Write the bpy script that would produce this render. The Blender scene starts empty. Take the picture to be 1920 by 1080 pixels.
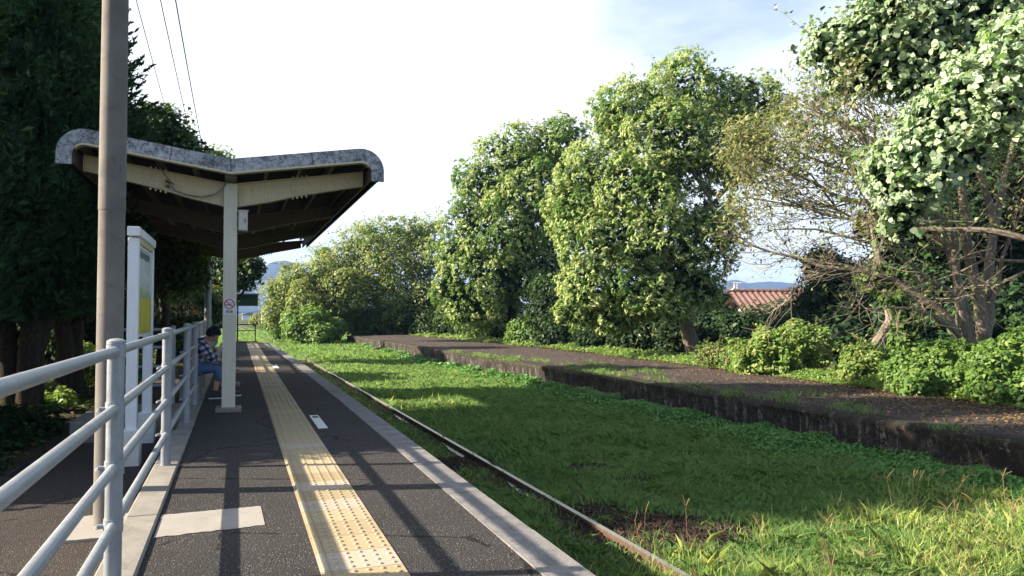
import bpy, bmesh, math, random, zlib
import numpy as np
from mathutils import Vector, Matrix

random.seed(7)
rng = np.random.default_rng(7)
SC = bpy.context.scene
COL = SC.collection
D = bpy.data
PI = math.pi

# ---------------------------------------------------------------- camera
EYE = 1.45
PSI = math.atan((960 - 444) / 1440)
TH = math.atan(46 / 1440)
cam = D.objects.new('camera', D.cameras.new('camera'))
COL.objects.link(cam)
cam.location = (0, 0, EYE)
cam.rotation_euler = (PI / 2 + TH, 0, -PSI)
cam.data.sensor_width = 36
cam.data.lens = 27
cam.data.clip_start = 0.05
cam.data.clip_end = 9000
SC.camera = cam
_F = np.array([math.sin(PSI) * math.cos(TH), math.cos(PSI) * math.cos(TH), math.sin(TH)])
_R = np.array([math.cos(PSI), -math.sin(PSI), 0.0])
_U = np.cross(_R, _F)


def at(u, v, z):
    """world point that lies z metres ahead of the eye in photo direction (u, v)"""
    return np.array([0, 0, EYE]) + z * (_F + (u - 960) / 1440 * _R + (540 - v) / 1440 * _U)


# ---------------------------------------------------------------- light
SUN = np.array([-1.89, 0.50, 1.0])
SUN = SUN / np.linalg.norm(SUN)
ELEV = math.asin(SUN[2])
sl = D.lights.new('sun', 'SUN')
sl.energy = 5.0
sl.angle = math.radians(0.53)
sl.color = (1.0, 0.87, 0.68)
so = D.objects.new('sun', sl)
COL.objects.link(so)
so.rotation_euler = Vector(SUN).to_track_quat('Z', 'Y').to_euler()
so.location = (-20, 5, 30)

SC.view_settings.view_transform = 'Standard'
SC.view_settings.look = 'None'
SC.view_settings.gamma = 1
SC.view_settings.exposure = 1.85
SC.render.engine = 'CYCLES'
SC.cycles.use_denoising = True
SC.cycles.max_bounces = 8
SC.cycles.transparent_max_bounces = 8
SC.cycles.volume_bounces = 0
SC.cycles.sample_clamp_indirect = 6.0


# ---------------------------------------------------------------- node helpers
class NT:
    def __init__(s, tree):
        s.t = tree
        s.n = tree.nodes
        s.l = tree.links

    def node(s, typ, **kw):
        n = s.n.new(typ)
        for k, v in kw.items():
            setattr(n, k, v)
        return n

    def link(s, a, b):
        s.l.new(a, b)

    def val(s, x, sock):
        if isinstance(x, (int, float, tuple, list)):
            sock.default_value = x
        else:
            s.l.new(x, sock)

    def math(s, op, a, b=0.0, clamp=False):
        n = s.node('ShaderNodeMath', operation=op, use_clamp=clamp)
        s.val(a, n.inputs[0])
        s.val(b, n.inputs[1])
        return n.outputs[0]

    def mix(s, f, a, b, blend='MIX'):
        n = s.node('ShaderNodeMix', data_type='RGBA', blend_type=blend)
        s.val(f, n.inputs[0])
        s.val(a if not isinstance(a, tuple) or len(a) == 4 else (*a, 1), n.inputs[6])
        s.val(b if not isinstance(b, tuple) or len(b) == 4 else (*b, 1), n.inputs[7])
        return n.outputs[2]

    def noise(s, vec, scale, detail=4, rough=0.6, dist=0.0):
        n = s.node('ShaderNodeTexNoise')
        if vec is not None:
            s.l.new(vec, n.inputs['Vector'])
        n.inputs['Scale'].default_value = scale
        n.inputs['Detail'].default_value = detail
        n.inputs['Roughness'].default_value = rough
        n.inputs['Distortion'].default_value = dist
        return n.outputs[0]

    def vor(s, vec, scale, feature='F1', out='Distance'):
        n = s.node('ShaderNodeTexVoronoi', feature=feature)
        s.l.new(vec, n.inputs['Vector'])
        n.inputs['Scale'].default_value = scale
        return n.outputs[out]

    def ramp(s, f, stops):
        n = s.node('ShaderNodeValToRGB')
        e = n.color_ramp.elements
        while len(e) > 1:
            e.remove(e[-1])
        e[0].position = stops[0][0]
        e[0].color = (*stops[0][1], 1) if not isinstance(stops[0][1], float) else (stops[0][1],) * 3 + (1,)
        for p, c in stops[1:]:
            q = e.new(p)
            q.color = (*c, 1) if not isinstance(c, float) else (c, c, c, 1)
        s.l.new(f, n.inputs[0])
        return n.outputs[0]

    def mapr(s, x, a, b, c=0.0, d=1.0):
        n = s.node('ShaderNodeMapRange')
        s.l.new(x, n.inputs[0])
        for i, v in enumerate((a, b, c, d)):
            n.inputs[i + 1].default_value = v
        return n.outputs[0]

    def scaled(s, vec, sc):
        n = s.node('ShaderNodeMapping')
        s.l.new(vec, n.inputs[0])
        n.inputs['Scale'].default_value = sc
        return n.outputs[0]

    def bump(s, h, strength=0.3, dist=0.02):
        n = s.node('ShaderNodeBump')
        n.inputs['Strength'].default_value = strength
        n.inputs['Distance'].default_value = dist
        s.l.new(h, n.inputs['Height'])
        return n.outputs[0]


MATS = {}


def new_mat(name):
    m = D.materials.new(name)
    m.use_nodes = True
    t = NT(m.node_tree)
    t.p = t.n['Principled BSDF']
    t.co = t.node('ShaderNodeTexCoord').outputs['Object']
    t.pos = t.node('ShaderNodeNewGeometry').outputs['Position']
    MATS[name] = m
    return m, t


def setp(t, col=None, rough=0.6, metal=0.0, spec=0.5, bump=None):
    if col is not None:
        t.val((*col, 1) if isinstance(col, tuple) and len(col) == 3 else col, t.p.inputs['Base Color'])
    t.val(rough, t.p.inputs['Roughness'])
    t.p.inputs['Metallic'].default_value = metal
    t.p.inputs['Specular IOR Level'].default_value = spec
    if bump is not None:
        t.link(bump, t.p.inputs['Normal'])


def simple(name, col, rough=0.6, metal=0.0, var=0.15, scale=6.0, spec=0.5, bump=0.0):
    m, t = new_mat(name)
    n = t.noise(t.pos, scale, 6, 0.65)
    c0 = tuple(max(0, c * (1 - var)) for c in col)
    c1 = tuple(min(1, c * (1 + var)) for c in col)
    c = t.ramp(n, [(0.3, c0), (0.7, c1)])
    b = t.bump(t.noise(t.pos, scale * 6, 4), bump, 0.01) if bump else None
    setp(t, c, rough, metal, spec, b)
    return m


# ---- asphalt
def asphalt(name, base, warm, pebble=0.5):
    m, t = new_mat(name)
    big = t.noise(t.pos, 0.9, 5, 0.6)
    fine = t.noise(t.pos, 55, 5, .8)
    vd = t.node('ShaderNodeTexVoronoi', feature='F1')
    t.link(t.pos, vd.inputs['Vector'])
    vd.inputs['Scale'].default_value = 95
    cellr = t.node('ShaderNodeSeparateColor')
    t.link(vd.outputs['Color'], cellr.inputs[0])
    col = t.mix(t.mapr(big, .3, .7), base, warm)
    col = t.mix(t.math('MULTIPLY', t.mapr(fine, .48, .68), .7), col, tuple(c * 2.3 for c in warm))
    stone = t.math('MULTIPLY', t.math('LESS_THAN', vd.outputs['Distance'], .33), t.math('GREATER_THAN', cellr.outputs[0], t.mapr(t.noise(t.pos, 1.7, 5, .7), .35, .7, 1 - .02 * pebble, 1 - .17 * pebble)))
    col = t.mix(stone, col, (.34, .32, .29))
    stain = t.mapr(t.noise(t.pos, 2.6, 6, .7, 1.0), .56, .7)
    col = t.mix(t.math('MULTIPLY', stain, .4), col, tuple(c * .55 for c in base))
    crk = t.vor(t.pos, .55, 'DISTANCE_TO_EDGE')
    crk2 = t.math('MULTIPLY', t.math('LESS_THAN', t.math('ADD', crk, t.math('MULTIPLY', t.math('SUBTRACT', t.noise(t.pos, 6, 5, .7), .5), .05)), .006), t.math('GREATER_THAN', big, .5))
    col = t.mix(t.math('MULTIPLY', crk2, .8), col, (.006, .006, .006))
    h = t.math('ADD', t.math('MULTIPLY', vd.outputs['Distance'], -1.0), t.math('MULTIPLY', fine, .8))
    setp(t, col, .92, 0, .15, t.bump(h, .9, .008))
    return m


asphalt('asphalt', (.028, .0275, .0285), (.043, .040, .039), 1.0)
asphalt('path_asphalt', (.032, .028, .026), (.048, .040, .036), .6)
asphalt('old_asphalt', (.036, .029, .029), (.07, .055, .05), .6)


def concrete(name, a, b, dark=0.4, scale=3.0, speck=0.0):
    m, t = new_mat(name)
    n = t.noise(t.pos, scale, 8, .68, .4)
    f = t.noise(t.pos, 60, 4, .7)
    col = t.mix(t.mapr(n, .32, .68), a, b)
    st = t.mapr(t.noise(t.pos, scale * 2.7, 7, .75, .8), .55, .72)
    col = t.mix(t.math('MULTIPLY', st, dark), col, tuple(c * .35 for c in a))
    if speck:
        s = t.mapr(t.noise(t.pos, 150, 2, .8), .45, .62)
        col = t.mix(t.math('MULTIPLY', s, speck), col, tuple(c * .4 for c in a))
    setp(t, col, .85, 0, .3, t.bump(f, .35, .006))
    return m


concrete('concrete', (.16, .15, .135), (.26, .243, .215), .6)
concrete('patch_concrete', (.24, .225, .205), (.30, .285, .26), .2)
concrete('coping', (.13, .125, .13), (.27, .26, .255), .45, 5, .75)
concrete('pole_concrete', (.115, .106, .098), (.175, .163, .15), .5, 2.4)
concrete('footing_white', (.55, .54, .52), (.68, .67, .64), .25)
concrete('side_wall', (.12, .11, .10), (.2, .19, .17), .6)


# ---- tactile tiles
def mk_tactile():
    m, t = new_mat('tactile')
    sp = t.node('ShaderNodeSeparateXYZ')
    t.link(t.pos, sp.inputs[0])
    idx = t.math('FLOOR', t.math('DIVIDE', sp.outputs[1], .34))
    wn = t.node('ShaderNodeTexWhiteNoise', noise_dimensions='1D')
    t.link(idx, wn.inputs['W'])
    c = t.ramp(wn.outputs['Value'], [(0, (.29, .225, .125)), (.35, (.36, .295, .185)), (.6, (.32, .245, .135)), (.8, (.37, .315, .245)), (1, (.29, .22, .12))])
    n = t.noise(t.pos, 7, 8, .7, .5)
    c = t.mix(t.math('MULTIPLY', t.mapr(n, .5, .75), .55), c, (.24, .2, .14))
    n2 = t.noise(t.pos, 90, 3, .7)
    c = t.mix(t.math('MULTIPLY', t.mapr(n2, .5, .7), .35), c, (.26, .21, .14))
    fr = t.math('FRACT', t.math('DIVIDE', sp.outputs[1], .34))
    j = t.math('GREATER_THAN', t.math('ABSOLUTE', t.math('SUBTRACT', fr, .5)), .487)
    c = t.mix(t.math('MULTIPLY', j, .75), c, (.09, .07, .05))
    setp(t, c, .75, 0, .3, t.bump(n2, .3, .004))


mk_tactile()
simple('paint_white', (.62, .62, .60), .7, 0, .12, 14, .3)
simple('paint_black', (.03, .03, .03), .7)


# ---- galvanised / painted pipe
def mk_pipe():
    m, t = new_mat('pipe')
    n = t.noise(t.pos, 9, 6, .7)
    s = t.noise(t.scaled(t.pos, (1, 1, .15)), 40, 4, .7)
    c = t.ramp(n, [(.3, (.22, .245, .275)), (.55, (.27, .295, .325)), (.75, (.32, .34, .36))])
    c = t.mix(t.math('MULTIPLY', t.mapr(s, .52, .72), .4), c, (.15, .165, .18))
    rust = t.mapr(t.noise(t.pos, 19, 8, .85), .60, .68)
    c = t.mix(t.math('MULTIPLY', rust, .7), c, (.13, .085, .06))
    chip = t.mapr(t.noise(t.pos, 48, 6, .8), .62, .66)
    c = t.mix(t.math('MULTIPLY', chip, .6), c, (.40, .41, .42))
    setp(t, c, t.mapr(n, .3, .7, .36, .52), .25, .5, t.bump(t.noise(t.pos, 130, 3), .08, .003))


mk_pipe()


def mk_paint(name, col, grime, amt=.5, rough=.5):
    m, t = new_mat(name)
    st = t.noise(t.scaled(t.pos, (9, 9, .9)), 3.0, 7, .75, .3)
    n = t.noise(t.pos, 2.2, 6, .7)
    c = t.mix(t.math('MULTIPLY', t.mapr(st, .48, .74), amt), col, grime)
    c = t.mix(t.math('MULTIPLY', t.mapr(n, .5, .75), amt * .6), c, tuple(x * .7 for x in col))
    ru = t.mapr(t.noise(t.pos, 21, 7, .8), .68, .74)
    c = t.mix(t.math('MULTIPLY', ru, .7), c, (.12, .06, .03))
    setp(t, c, rough, 0, .4, t.bump(n, .06, .01))


mk_paint('cream_paint', (.60, .50, .31), (.28, .21, .12), .5)
mk_paint('cream_column', (.62, .56, .45), (.38, .32, .23), .4)
mk_paint('white_paint', (.72, .73, .75), (.42, .41, .39), .3)
mk_paint('box_paint', (.55, .51, .44), (.35, .3, .24), .3)
mk_paint('brown_and_shade_steel', (.15, .118, .08), (.07, .05, .033), .6)  # brown paint of the purlins, also stands in for shade on rear beams
simple('roof_sheet', (.04, .034, .03), .75, 0, .4, 3)
simple('dark_metal', (.05, .052, .055), .5, .5, .2)
simple('rust_metal', (.075, .05, .038), .8, 0, .3, 8)
simple('cable_black', (.012, .012, .013), .6)
simple('cable_grey', (.22, .20, .17), .6)
simple('wood_bench', (.12, .075, .045), .6, 0, .35, 5)


def mk_fascia():
    m, t = new_mat('fascia')
    n = t.noise(t.pos, 17, 9, .85, .4)
    n2 = t.noise(t.scaled(t.pos, (1, 1, .35)), 26, 7, .8)
    n3 = t.noise(t.pos, 2.3, 5, .6)
    c = t.ramp(n, [(.36, (.03, .032, .038)), (.45, (.16, .165, .18)), (.52, (.40, .41, .43)), (.74, (.62, .63, .65))])
    c = t.mix(t.math('MULTIPLY', t.mapr(n2, .55, .7), .8), c, (.035, .037, .045))
    c = t.mix(t.math('MULTIPLY', t.mapr(n3, .5, .7), .55), c, (.05, .053, .065))
    setp(t, c, .85, 0, .2, t.bump(n, .3, .006))


mk_fascia()


def mk_rail_steel():
    m, t = new_mat('rail_steel')
    g = t.node('ShaderNodeNewGeometry')
    sp = t.node('ShaderNodeSeparateXYZ')
    t.link(g.outputs['Normal'], sp.inputs[0])
    top = t.math('GREATER_THAN', sp.outputs[2], .75)
    n = t.noise(t.pos, 25, 5)
    rust = t.ramp(n, [(.3, (.05, .028, .018)), (.7, (.12, .07, .045))])
    c = t.mix(top, rust, t.ramp(n, [(.3, (.30, .29, .27)), (.7, (.48, .46, .42))]))
    setp(t, c, t.math('SUBTRACT', .85, t.math('MULTIPLY', top, .45)), 0, .5)
    t.link(t.math('MULTIPLY', top, .7), t.p.inputs['Metallic'])


mk_rail_steel()


# ---- old platform stone wall
def mk_oldwall():
    m, t = new_mat('old_wall')
    v = t.node('ShaderNodeTexVoronoi', feature='DISTANCE_TO_EDGE')
    mp = t.scaled(t.pos, (1.6, 1.6, 2.6))
    wob = t.node('ShaderNodeMix', data_type='VECTOR')
    t.link(mp, v.inputs['Vector'])
    v.inputs['Scale'].default_value = 1.1
    v.inputs['Randomness'].default_value = .7
    str_ = t.noise(t.scaled(t.pos, (5, 5, .45)), 1.6, 8, .78, .5)
    n = t.noise(t.pos, 3.2, 9, .75, .5)
    n2 = t.noise(t.pos, 14, 7, .75)
    c = t.ramp(n, [(.3, (.009, .0085, .009)), (.5, (.028, .025, .023)), (.68, (.085, .075, .068))])
    pale = t.math('MULTIPLY', t.mapr(str_, .52, .62), t.mapr(n2, .44, .56))
    c = t.mix(t.math('MULTIPLY', pale, .75), c, (.34, .31, .27))
    c = t.mix(t.math('MULTIPLY', t.mapr(t.noise(t.pos, 1.1, 5, .6), .55, .7), .35), c, (.07, .042, .026))
    sp = t.node('ShaderNodeSeparateXYZ')
    t.link(t.pos, sp.inputs[0])
    moss = t.math('MULTIPLY', t.mapr(sp.outputs[2], -.5, -.28), t.mapr(n2, .35, .6))
    c = t.mix(t.math('MULTIPLY', moss, .8), c, (.035, .033, .016))
    c = t.mix(t.math('MULTIPLY', t.mapr(v.outputs[0], .03, .0), .25), c, (.012, .011, .01))
    h = t.math('ADD', t.math('MULTIPLY', t.mapr(v.outputs[0], 0, .12), .3), t.math('MULTIPLY', n2, 1.2))
    setp(t, c, .95, 0, .15, t.bump(h, .9, .04))


mk_oldwall()
simple('soil', (.05, .036, .026), .95, 0, .5, 2.5, .1, .6)


def mk_ground():
    m, t = new_mat('ground')
    n = t.noise(t.pos, .7, 8, .7)
    n2 = t.noise(t.pos, 9, 7, .75)
    c = t.ramp(n2, [(.3, (.028, .020, .013)), (.55, (.05, .038, .022)), (.75, (.085, .066, .038))])
    far = t.node('ShaderNodeVectorMath', operation='LENGTH')
    t.link(t.pos, far.inputs[0])
    g = t.ramp(n, [(.3, (.03, .05, .014)), (.7, (.07, .09, .028))])
    c = t.mix(t.math('MULTIPLY', t.mapr(n, .42, .6), .5), c, g)
    c = t.mix(t.mapr(far.outputs['Value'], 40, 110), c, g)
    setp(t, c, .95, 0, .1, t.bump(n2, .6, .05))


mk_ground()
simple('ballast', (.052, .034, .028), .95, 0, .6, 30, .1, .8)


# ---- foliage
def leafmat(name, stops, trans=.3, rough=.5, spec=.4, tcol=None, patch=0.0, patchcol=(.2, .2, .05)):
    m, t = new_mat(name)
    g = t.node('ShaderNodeNewGeometry')
    c = t.ramp(g.outputs['Random Per Island'], stops)
    if patch:
        n = t.mapr(t.noise(t.pos, .8, 4, .6), .45, .65)
        c = t.mix(t.math('MULTIPLY', n, patch), c, patchcol)
    setp(t, c, rough, 0, spec)
    tr = t.node('ShaderNodeBsdfTranslucent')
    tc = t.mix(.5, c, tcol or (.16, .22, .02))
    t.link(tc, tr.inputs[0])
    mx = t.node('ShaderNodeMixShader')
    mx.inputs[0].default_value = trans
    t.link(t.p.outputs[0], mx.inputs[1])
    t.link(tr.outputs[0], mx.inputs[2])
    t.link(mx.outputs[0], t.n['Material Output'].inputs[0])
    return m


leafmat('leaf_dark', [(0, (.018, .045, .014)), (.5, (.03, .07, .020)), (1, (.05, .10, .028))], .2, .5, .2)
leafmat('leaf_ivy_shade', [(0, (.008, .022, .009)), (.6, (.014, .036, .013)), (1, (.026, .055, .018))], .1, .6, .12)  # near-black ivy green: deep shade of thickets is put into the leaf colour
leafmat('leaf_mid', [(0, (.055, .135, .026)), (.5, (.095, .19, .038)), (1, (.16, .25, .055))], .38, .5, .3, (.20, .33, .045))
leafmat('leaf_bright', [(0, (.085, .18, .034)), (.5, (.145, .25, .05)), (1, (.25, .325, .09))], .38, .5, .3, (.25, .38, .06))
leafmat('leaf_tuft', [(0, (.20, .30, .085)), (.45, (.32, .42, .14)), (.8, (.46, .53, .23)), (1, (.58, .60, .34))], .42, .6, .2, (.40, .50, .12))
leafmat('leaf_olive', [(0, (.075, .115, .03)), (.4, (.14, .18, .055)), (.75, (.24, .265, .095)), (1, (.25, .20, .08))], .35, .55, .3, (.26, .30, .08))
leafmat('leaf_yellowgreen', [(0, (.11, .18, .036)), (.5, (.20, .275, .065)), (.85, (.31, .355, .11)), (1, (.34, .28, .10))], .4, .55, .3, (.30, .38, .08))
leafmat('leaf_kudzu', [(0, (.20, .31, .16)), (.5, (.33, .44, .28)), (.85, (.50, .57, .44)), (1, (.28, .42, .14))], .45, .5, .4, (.36, .50, .14))
leafmat('leaf_cypress', [(0, (.007, .026, .012)), (.5, (.015, .050, .022)), (.9, (.032, .090, .030)), (1, (.08, .15, .04))], .2, .6, .2, None, .75, (.045, .125, .035))
leafmat('leaf_dry', [(0, (.09, .055, .025)), (.5, (.17, .11, .05)), (1, (.27, .17, .08))], .15, .7)
leafmat('leaf_palm', [(0, (.06, .05, .025)), (.5, (.12, .09, .045)), (1, (.05, .06, .02))], .15, .7)
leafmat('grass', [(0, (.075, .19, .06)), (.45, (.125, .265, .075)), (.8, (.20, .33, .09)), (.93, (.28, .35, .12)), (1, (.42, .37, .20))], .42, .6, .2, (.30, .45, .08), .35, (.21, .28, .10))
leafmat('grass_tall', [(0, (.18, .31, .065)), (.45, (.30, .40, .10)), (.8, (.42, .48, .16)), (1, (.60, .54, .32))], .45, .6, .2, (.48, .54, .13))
leafmat('clover', [(0, (.055, .17, .042)), (.5, (.095, .24, .06)), (1, (.16, .31, .08))], .3, .5, .2)


def mk_bark(name, a, b, lich=.4):
    m, t = new_mat(name)
    n = t.noise(t.scaled(t.pos, (1, 1, .35)), 14, 8, .75, .5)
    c = t.ramp(n, [(.3, a), (.7, b)])
    l = t.mapr(t.noise(t.pos, 22, 6, .7), .56, .66)
    c = t.mix(t.math('MULTIPLY', l, lich), c, (.33, .32, .27))
    setp(t, c, .9, 0, .2, t.bump(n, .7, .03))


mk_bark('bark', (.085, .068, .052), (.24, .20, .155), .95)
mk_bark('bark_dark', (.02, .016, .012), (.06, .045, .034), .15)
mk_bark('twig', (.085, .068, .05), (.25, .21, .165), .35)


# ---------------------------------------------------------------- object helpers
def tag(o, label=None, cat=None, group=None, kind=None):
    if label:
        o['label'] = label
    if cat:
        o['category'] = cat
    if group:
        o['group'] = group
    if kind:
        o['kind'] = kind
    return o


def empty(name, loc, label, cat, group=None, rz=0.0):
    o = D.objects.new(name, None)
    COL.objects.link(o)
    o.location = loc
    o.rotation_euler = (0, 0, rz)
    o.empty_display_size = .2
    return tag(o, label, cat, group)


def link_mesh(name, me, mats, parent=None, world=True):
    if not isinstance(mats, (list, tuple)):
        mats = [mats]
    for m in mats:
        me.materials.append(MATS[m])
    o = D.objects.new(name, me)
    COL.objects.link(o)
    if parent is not None:
        o.parent = parent
        if world and parent.type == 'EMPTY':  # geometry was written in world space: undo the parent's placement
            M = Matrix.Translation(parent_loc(parent)) @ Matrix.Rotation(parent_rz(parent), 4, 'Z')
            o.matrix_parent_inverse = M.inverted()
    return o


def parent_loc(p):
    v = Vector((0, 0, 0))
    while p is not None:
        v += p.location
        p = p.parent
    return v


def parent_rz(p):
    r = 0
    while p is not None:
        r += p.rotation_euler[2]
        p = p.parent
    return r


class MB:
    """collects shapes into one mesh"""

    def __init__(s):
        s.v = []
        s.f = []

    def add(s, vs, fs):
        k = len(s.v)
        s.v.extend([tuple(map(float, p)) for p in vs])
        s.f.extend([tuple(i + k for i in f) for f in fs])
        return s

    def box(s, c, size, rz=0.0, ry=0.0, rx=0.0, bev=0.0):
        x, y, z = (q / 2 for q in size)
        M = Matrix.Rotation(rz, 3, 'Z') @ Matrix.Rotation(ry, 3, 'Y') @ Matrix.Rotation(rx, 3, 'X')
        if bev:
            b = min(bev, x * .9, y * .9, z * .9)
            bm = bmesh.new()
            bmesh.ops.create_cube(bm, size=1)
            for q in bm.verts:
                q.co = Vector((q.co.x * 2 * x, q.co.y * 2 * y, q.co.z * 2 * z))
            bmesh.ops.bevel(bm, geom=bm.edges[:], offset=b, segments=1, affect='EDGES')
            bm.verts.ensure_lookup_table()
            bm.verts.index_update()
            vs = [M @ q.co + Vector(c) for q in bm.verts]
            fs = [[q.index for q in f.verts] for f in bm.faces]
            bm.free()
            return s.add(vs, fs)
        vs = [M @ Vector((i * x, j * y, k * z)) + Vector(c) for i in (-1, 1) for j in (-1, 1) for k in (-1, 1)]
        return s.add(vs, [(0, 1, 3, 2), (4, 6, 7, 5), (0, 4, 5, 1), (2, 3, 7, 6), (0, 2, 6, 4), (1, 5, 7, 3)])

    def tube(s, pts, r, n=10, cap=True):
        pts = [Vector(p) for p in pts]
        rs = r if isinstance(r, (list, tuple)) else [r] * len(pts)
        vs, fs = [], []
        ref = None
        for i, p in enumerate(pts):
            d = (pts[min(i + 1, len(pts) - 1)] - pts[max(i - 1, 0)])
            if d.length < 1e-9:
                d = Vector((0, 0, 1))
            d.normalize()
            if ref is None:
                ref = Vector((1, 0, 0)) if abs(d.x) < .8 else Vector((0, 1, 0))
            a = (ref - d * ref.dot(d))
            if a.length < 1e-6:
                a = d.orthogonal()
            a.normalize()
            b = d.cross(a)
            ref = a
            for k in range(n):
                t = 2 * PI * k / n
                vs.append(p + (a * math.cos(t) + b * math.sin(t)) * rs[i])
        for i in range(len(pts) - 1):
            for k in range(n):
                fs.append((i * n + k, i * n + (k + 1) % n, (i + 1) * n + (k + 1) % n, (i + 1) * n + k))
        if cap:
            fs.append(tuple(range(n - 1, -1, -1)))
            fs.append(tuple((len(pts) - 1) * n + k for k in range(n)))
        return s.add(vs, fs)

    def prism(s, poly, axis, a, b):
        """poly of 2-D points extruded along axis ('x','y','z') from a to b"""
        n = len(poly)

        def P(p, t):
            return {'x': (t, p[0], p[1]), 'y': (p[0], t, p[1]), 'z': (p[0], p[1], t)}[axis]
        vs = [P(p, a) for p in poly] + [P(p, b) for p in poly]
        fs = [tuple(range(n)), tuple(range(2 * n - 1, n - 1, -1))] + [(i, i + n, (i + 1) % n + n, (i + 1) % n) for i in range(n)]
        return s.add(vs, fs)

    def dome(s, c, r, h, n=8, rings=2, base=0.0):
        vs, fs = [], []
        for i in range(rings):
            a = PI / 2 * i / rings
            for k in range(n):
                t = 2 * PI * k / n
                vs.append((c[0] + r * math.cos(a) * math.cos(t), c[1] + r * math.cos(a) * math.sin(t), c[2] + base + h * math.sin(a)))
        vs.append((c[0], c[1], c[2] + base + h))
        for i in range(rings - 1):
            for k in range(n):
                fs.append((i * n + k, i * n + (k + 1) % n, (i + 1) * n + (k + 1) % n, (i + 1) * n + k))
        for k in range(n):
            fs.append(((rings - 1) * n + k, (rings - 1) * n + (k + 1) % n, len(vs) - 1))
        return s.add(vs, fs)

    def build(s, name, mat, parent=None, smooth=False, recalc=True):
        me = D.meshes.new(name)
        me.from_pydata(s.v, [], s.f)
        if recalc and len(s.f) < 60000:
            bm = bmesh.new()
            bm.from_mesh(me)
            bmesh.ops.recalc_face_normals(bm, faces=bm.faces)
            bm.to_mesh(me)
            bm.free()
        if smooth:
            me.polygons.foreach_set('use_smooth', [True] * len(me.polygons))
            try:
                me.set_sharp_from_angle(angle=math.radians(40))
            except Exception:
                pass
        me.update()
        return link_mesh(name, me, mat, parent)


def raw_mesh(name, V, k, mats, parent=None, mi=None, tris=False):
    """V: (N,k,3): N faces of k own vertices"""
    N = V.shape[0]
    me = D.meshes.new(name)
    me.vertices.add(N * k)
    me.vertices.foreach_set('co', V.reshape(-1).astype(np.float32))
    me.loops.add(N * k)
    me.loops.foreach_set('vertex_index', np.arange(N * k, dtype=np.int32))
    me.polygons.add(N)
    me.polygons.foreach_set('loop_start', np.arange(0, N * k, k, dtype=np.int32))
    me.polygons.foreach_set('loop_total', np.full(N, k, dtype=np.int32))
    if mi is not None:
        me.polygons.foreach_set('material_index', mi.astype(np.int32))
    me.update(calc_edges=True)
    return link_mesh(name, me, mats, parent)


def unit(a):
    return a / np.maximum(np.linalg.norm(a, axis=-1, keepdims=True), 1e-9)


def leaves(P, N, L, W, shape=4, T=None):
    """leaf polygons at P with normals N; L, W lengths; returns (n,k,3)"""
    n = len(P)
    r = unit(rng.normal(size=(n, 3))) if T is None else T
    t = unit(r - N * (r * N).sum(1, keepdims=True))
    s = np.cross(N, t)
    L = L[:, None]
    W = W[:, None]
    f = .12
    if shape == 4:
        return np.stack([P - t * L * .5, P + s * W * .5 + N * W * f, P + t * L * .5 - N * L * .1, P - s * W * .5 + N * W * f], 1)
    if shape == 8:
        out = []
        for a, b, c in ((-.48, 0, 0), (-.36, .34, .1), (-.02, .50, .16), (.30, .34, .08), (.58, 0, -.16), (.30, -.34, .08), (-.02, -.50, .16), (-.36, -.34, .1)):
            out.append(P + t * L * a + s * W * b + N * W * c)
        return np.stack(out, 1)
    if shape == 6:
        return np.stack([P - t * L * .45, P - t * L * .2 + s * W * .5 + N * W * .14, P + t * L * .22 + s * W * .40 + N * W * .1,
                         P + t * L * .55 - N * L * .12, P + t * L * .22 - s * W * .40 + N * W * .1, P - t * L * .2 - s * W * .5 + N * W * .14], 1)


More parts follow.
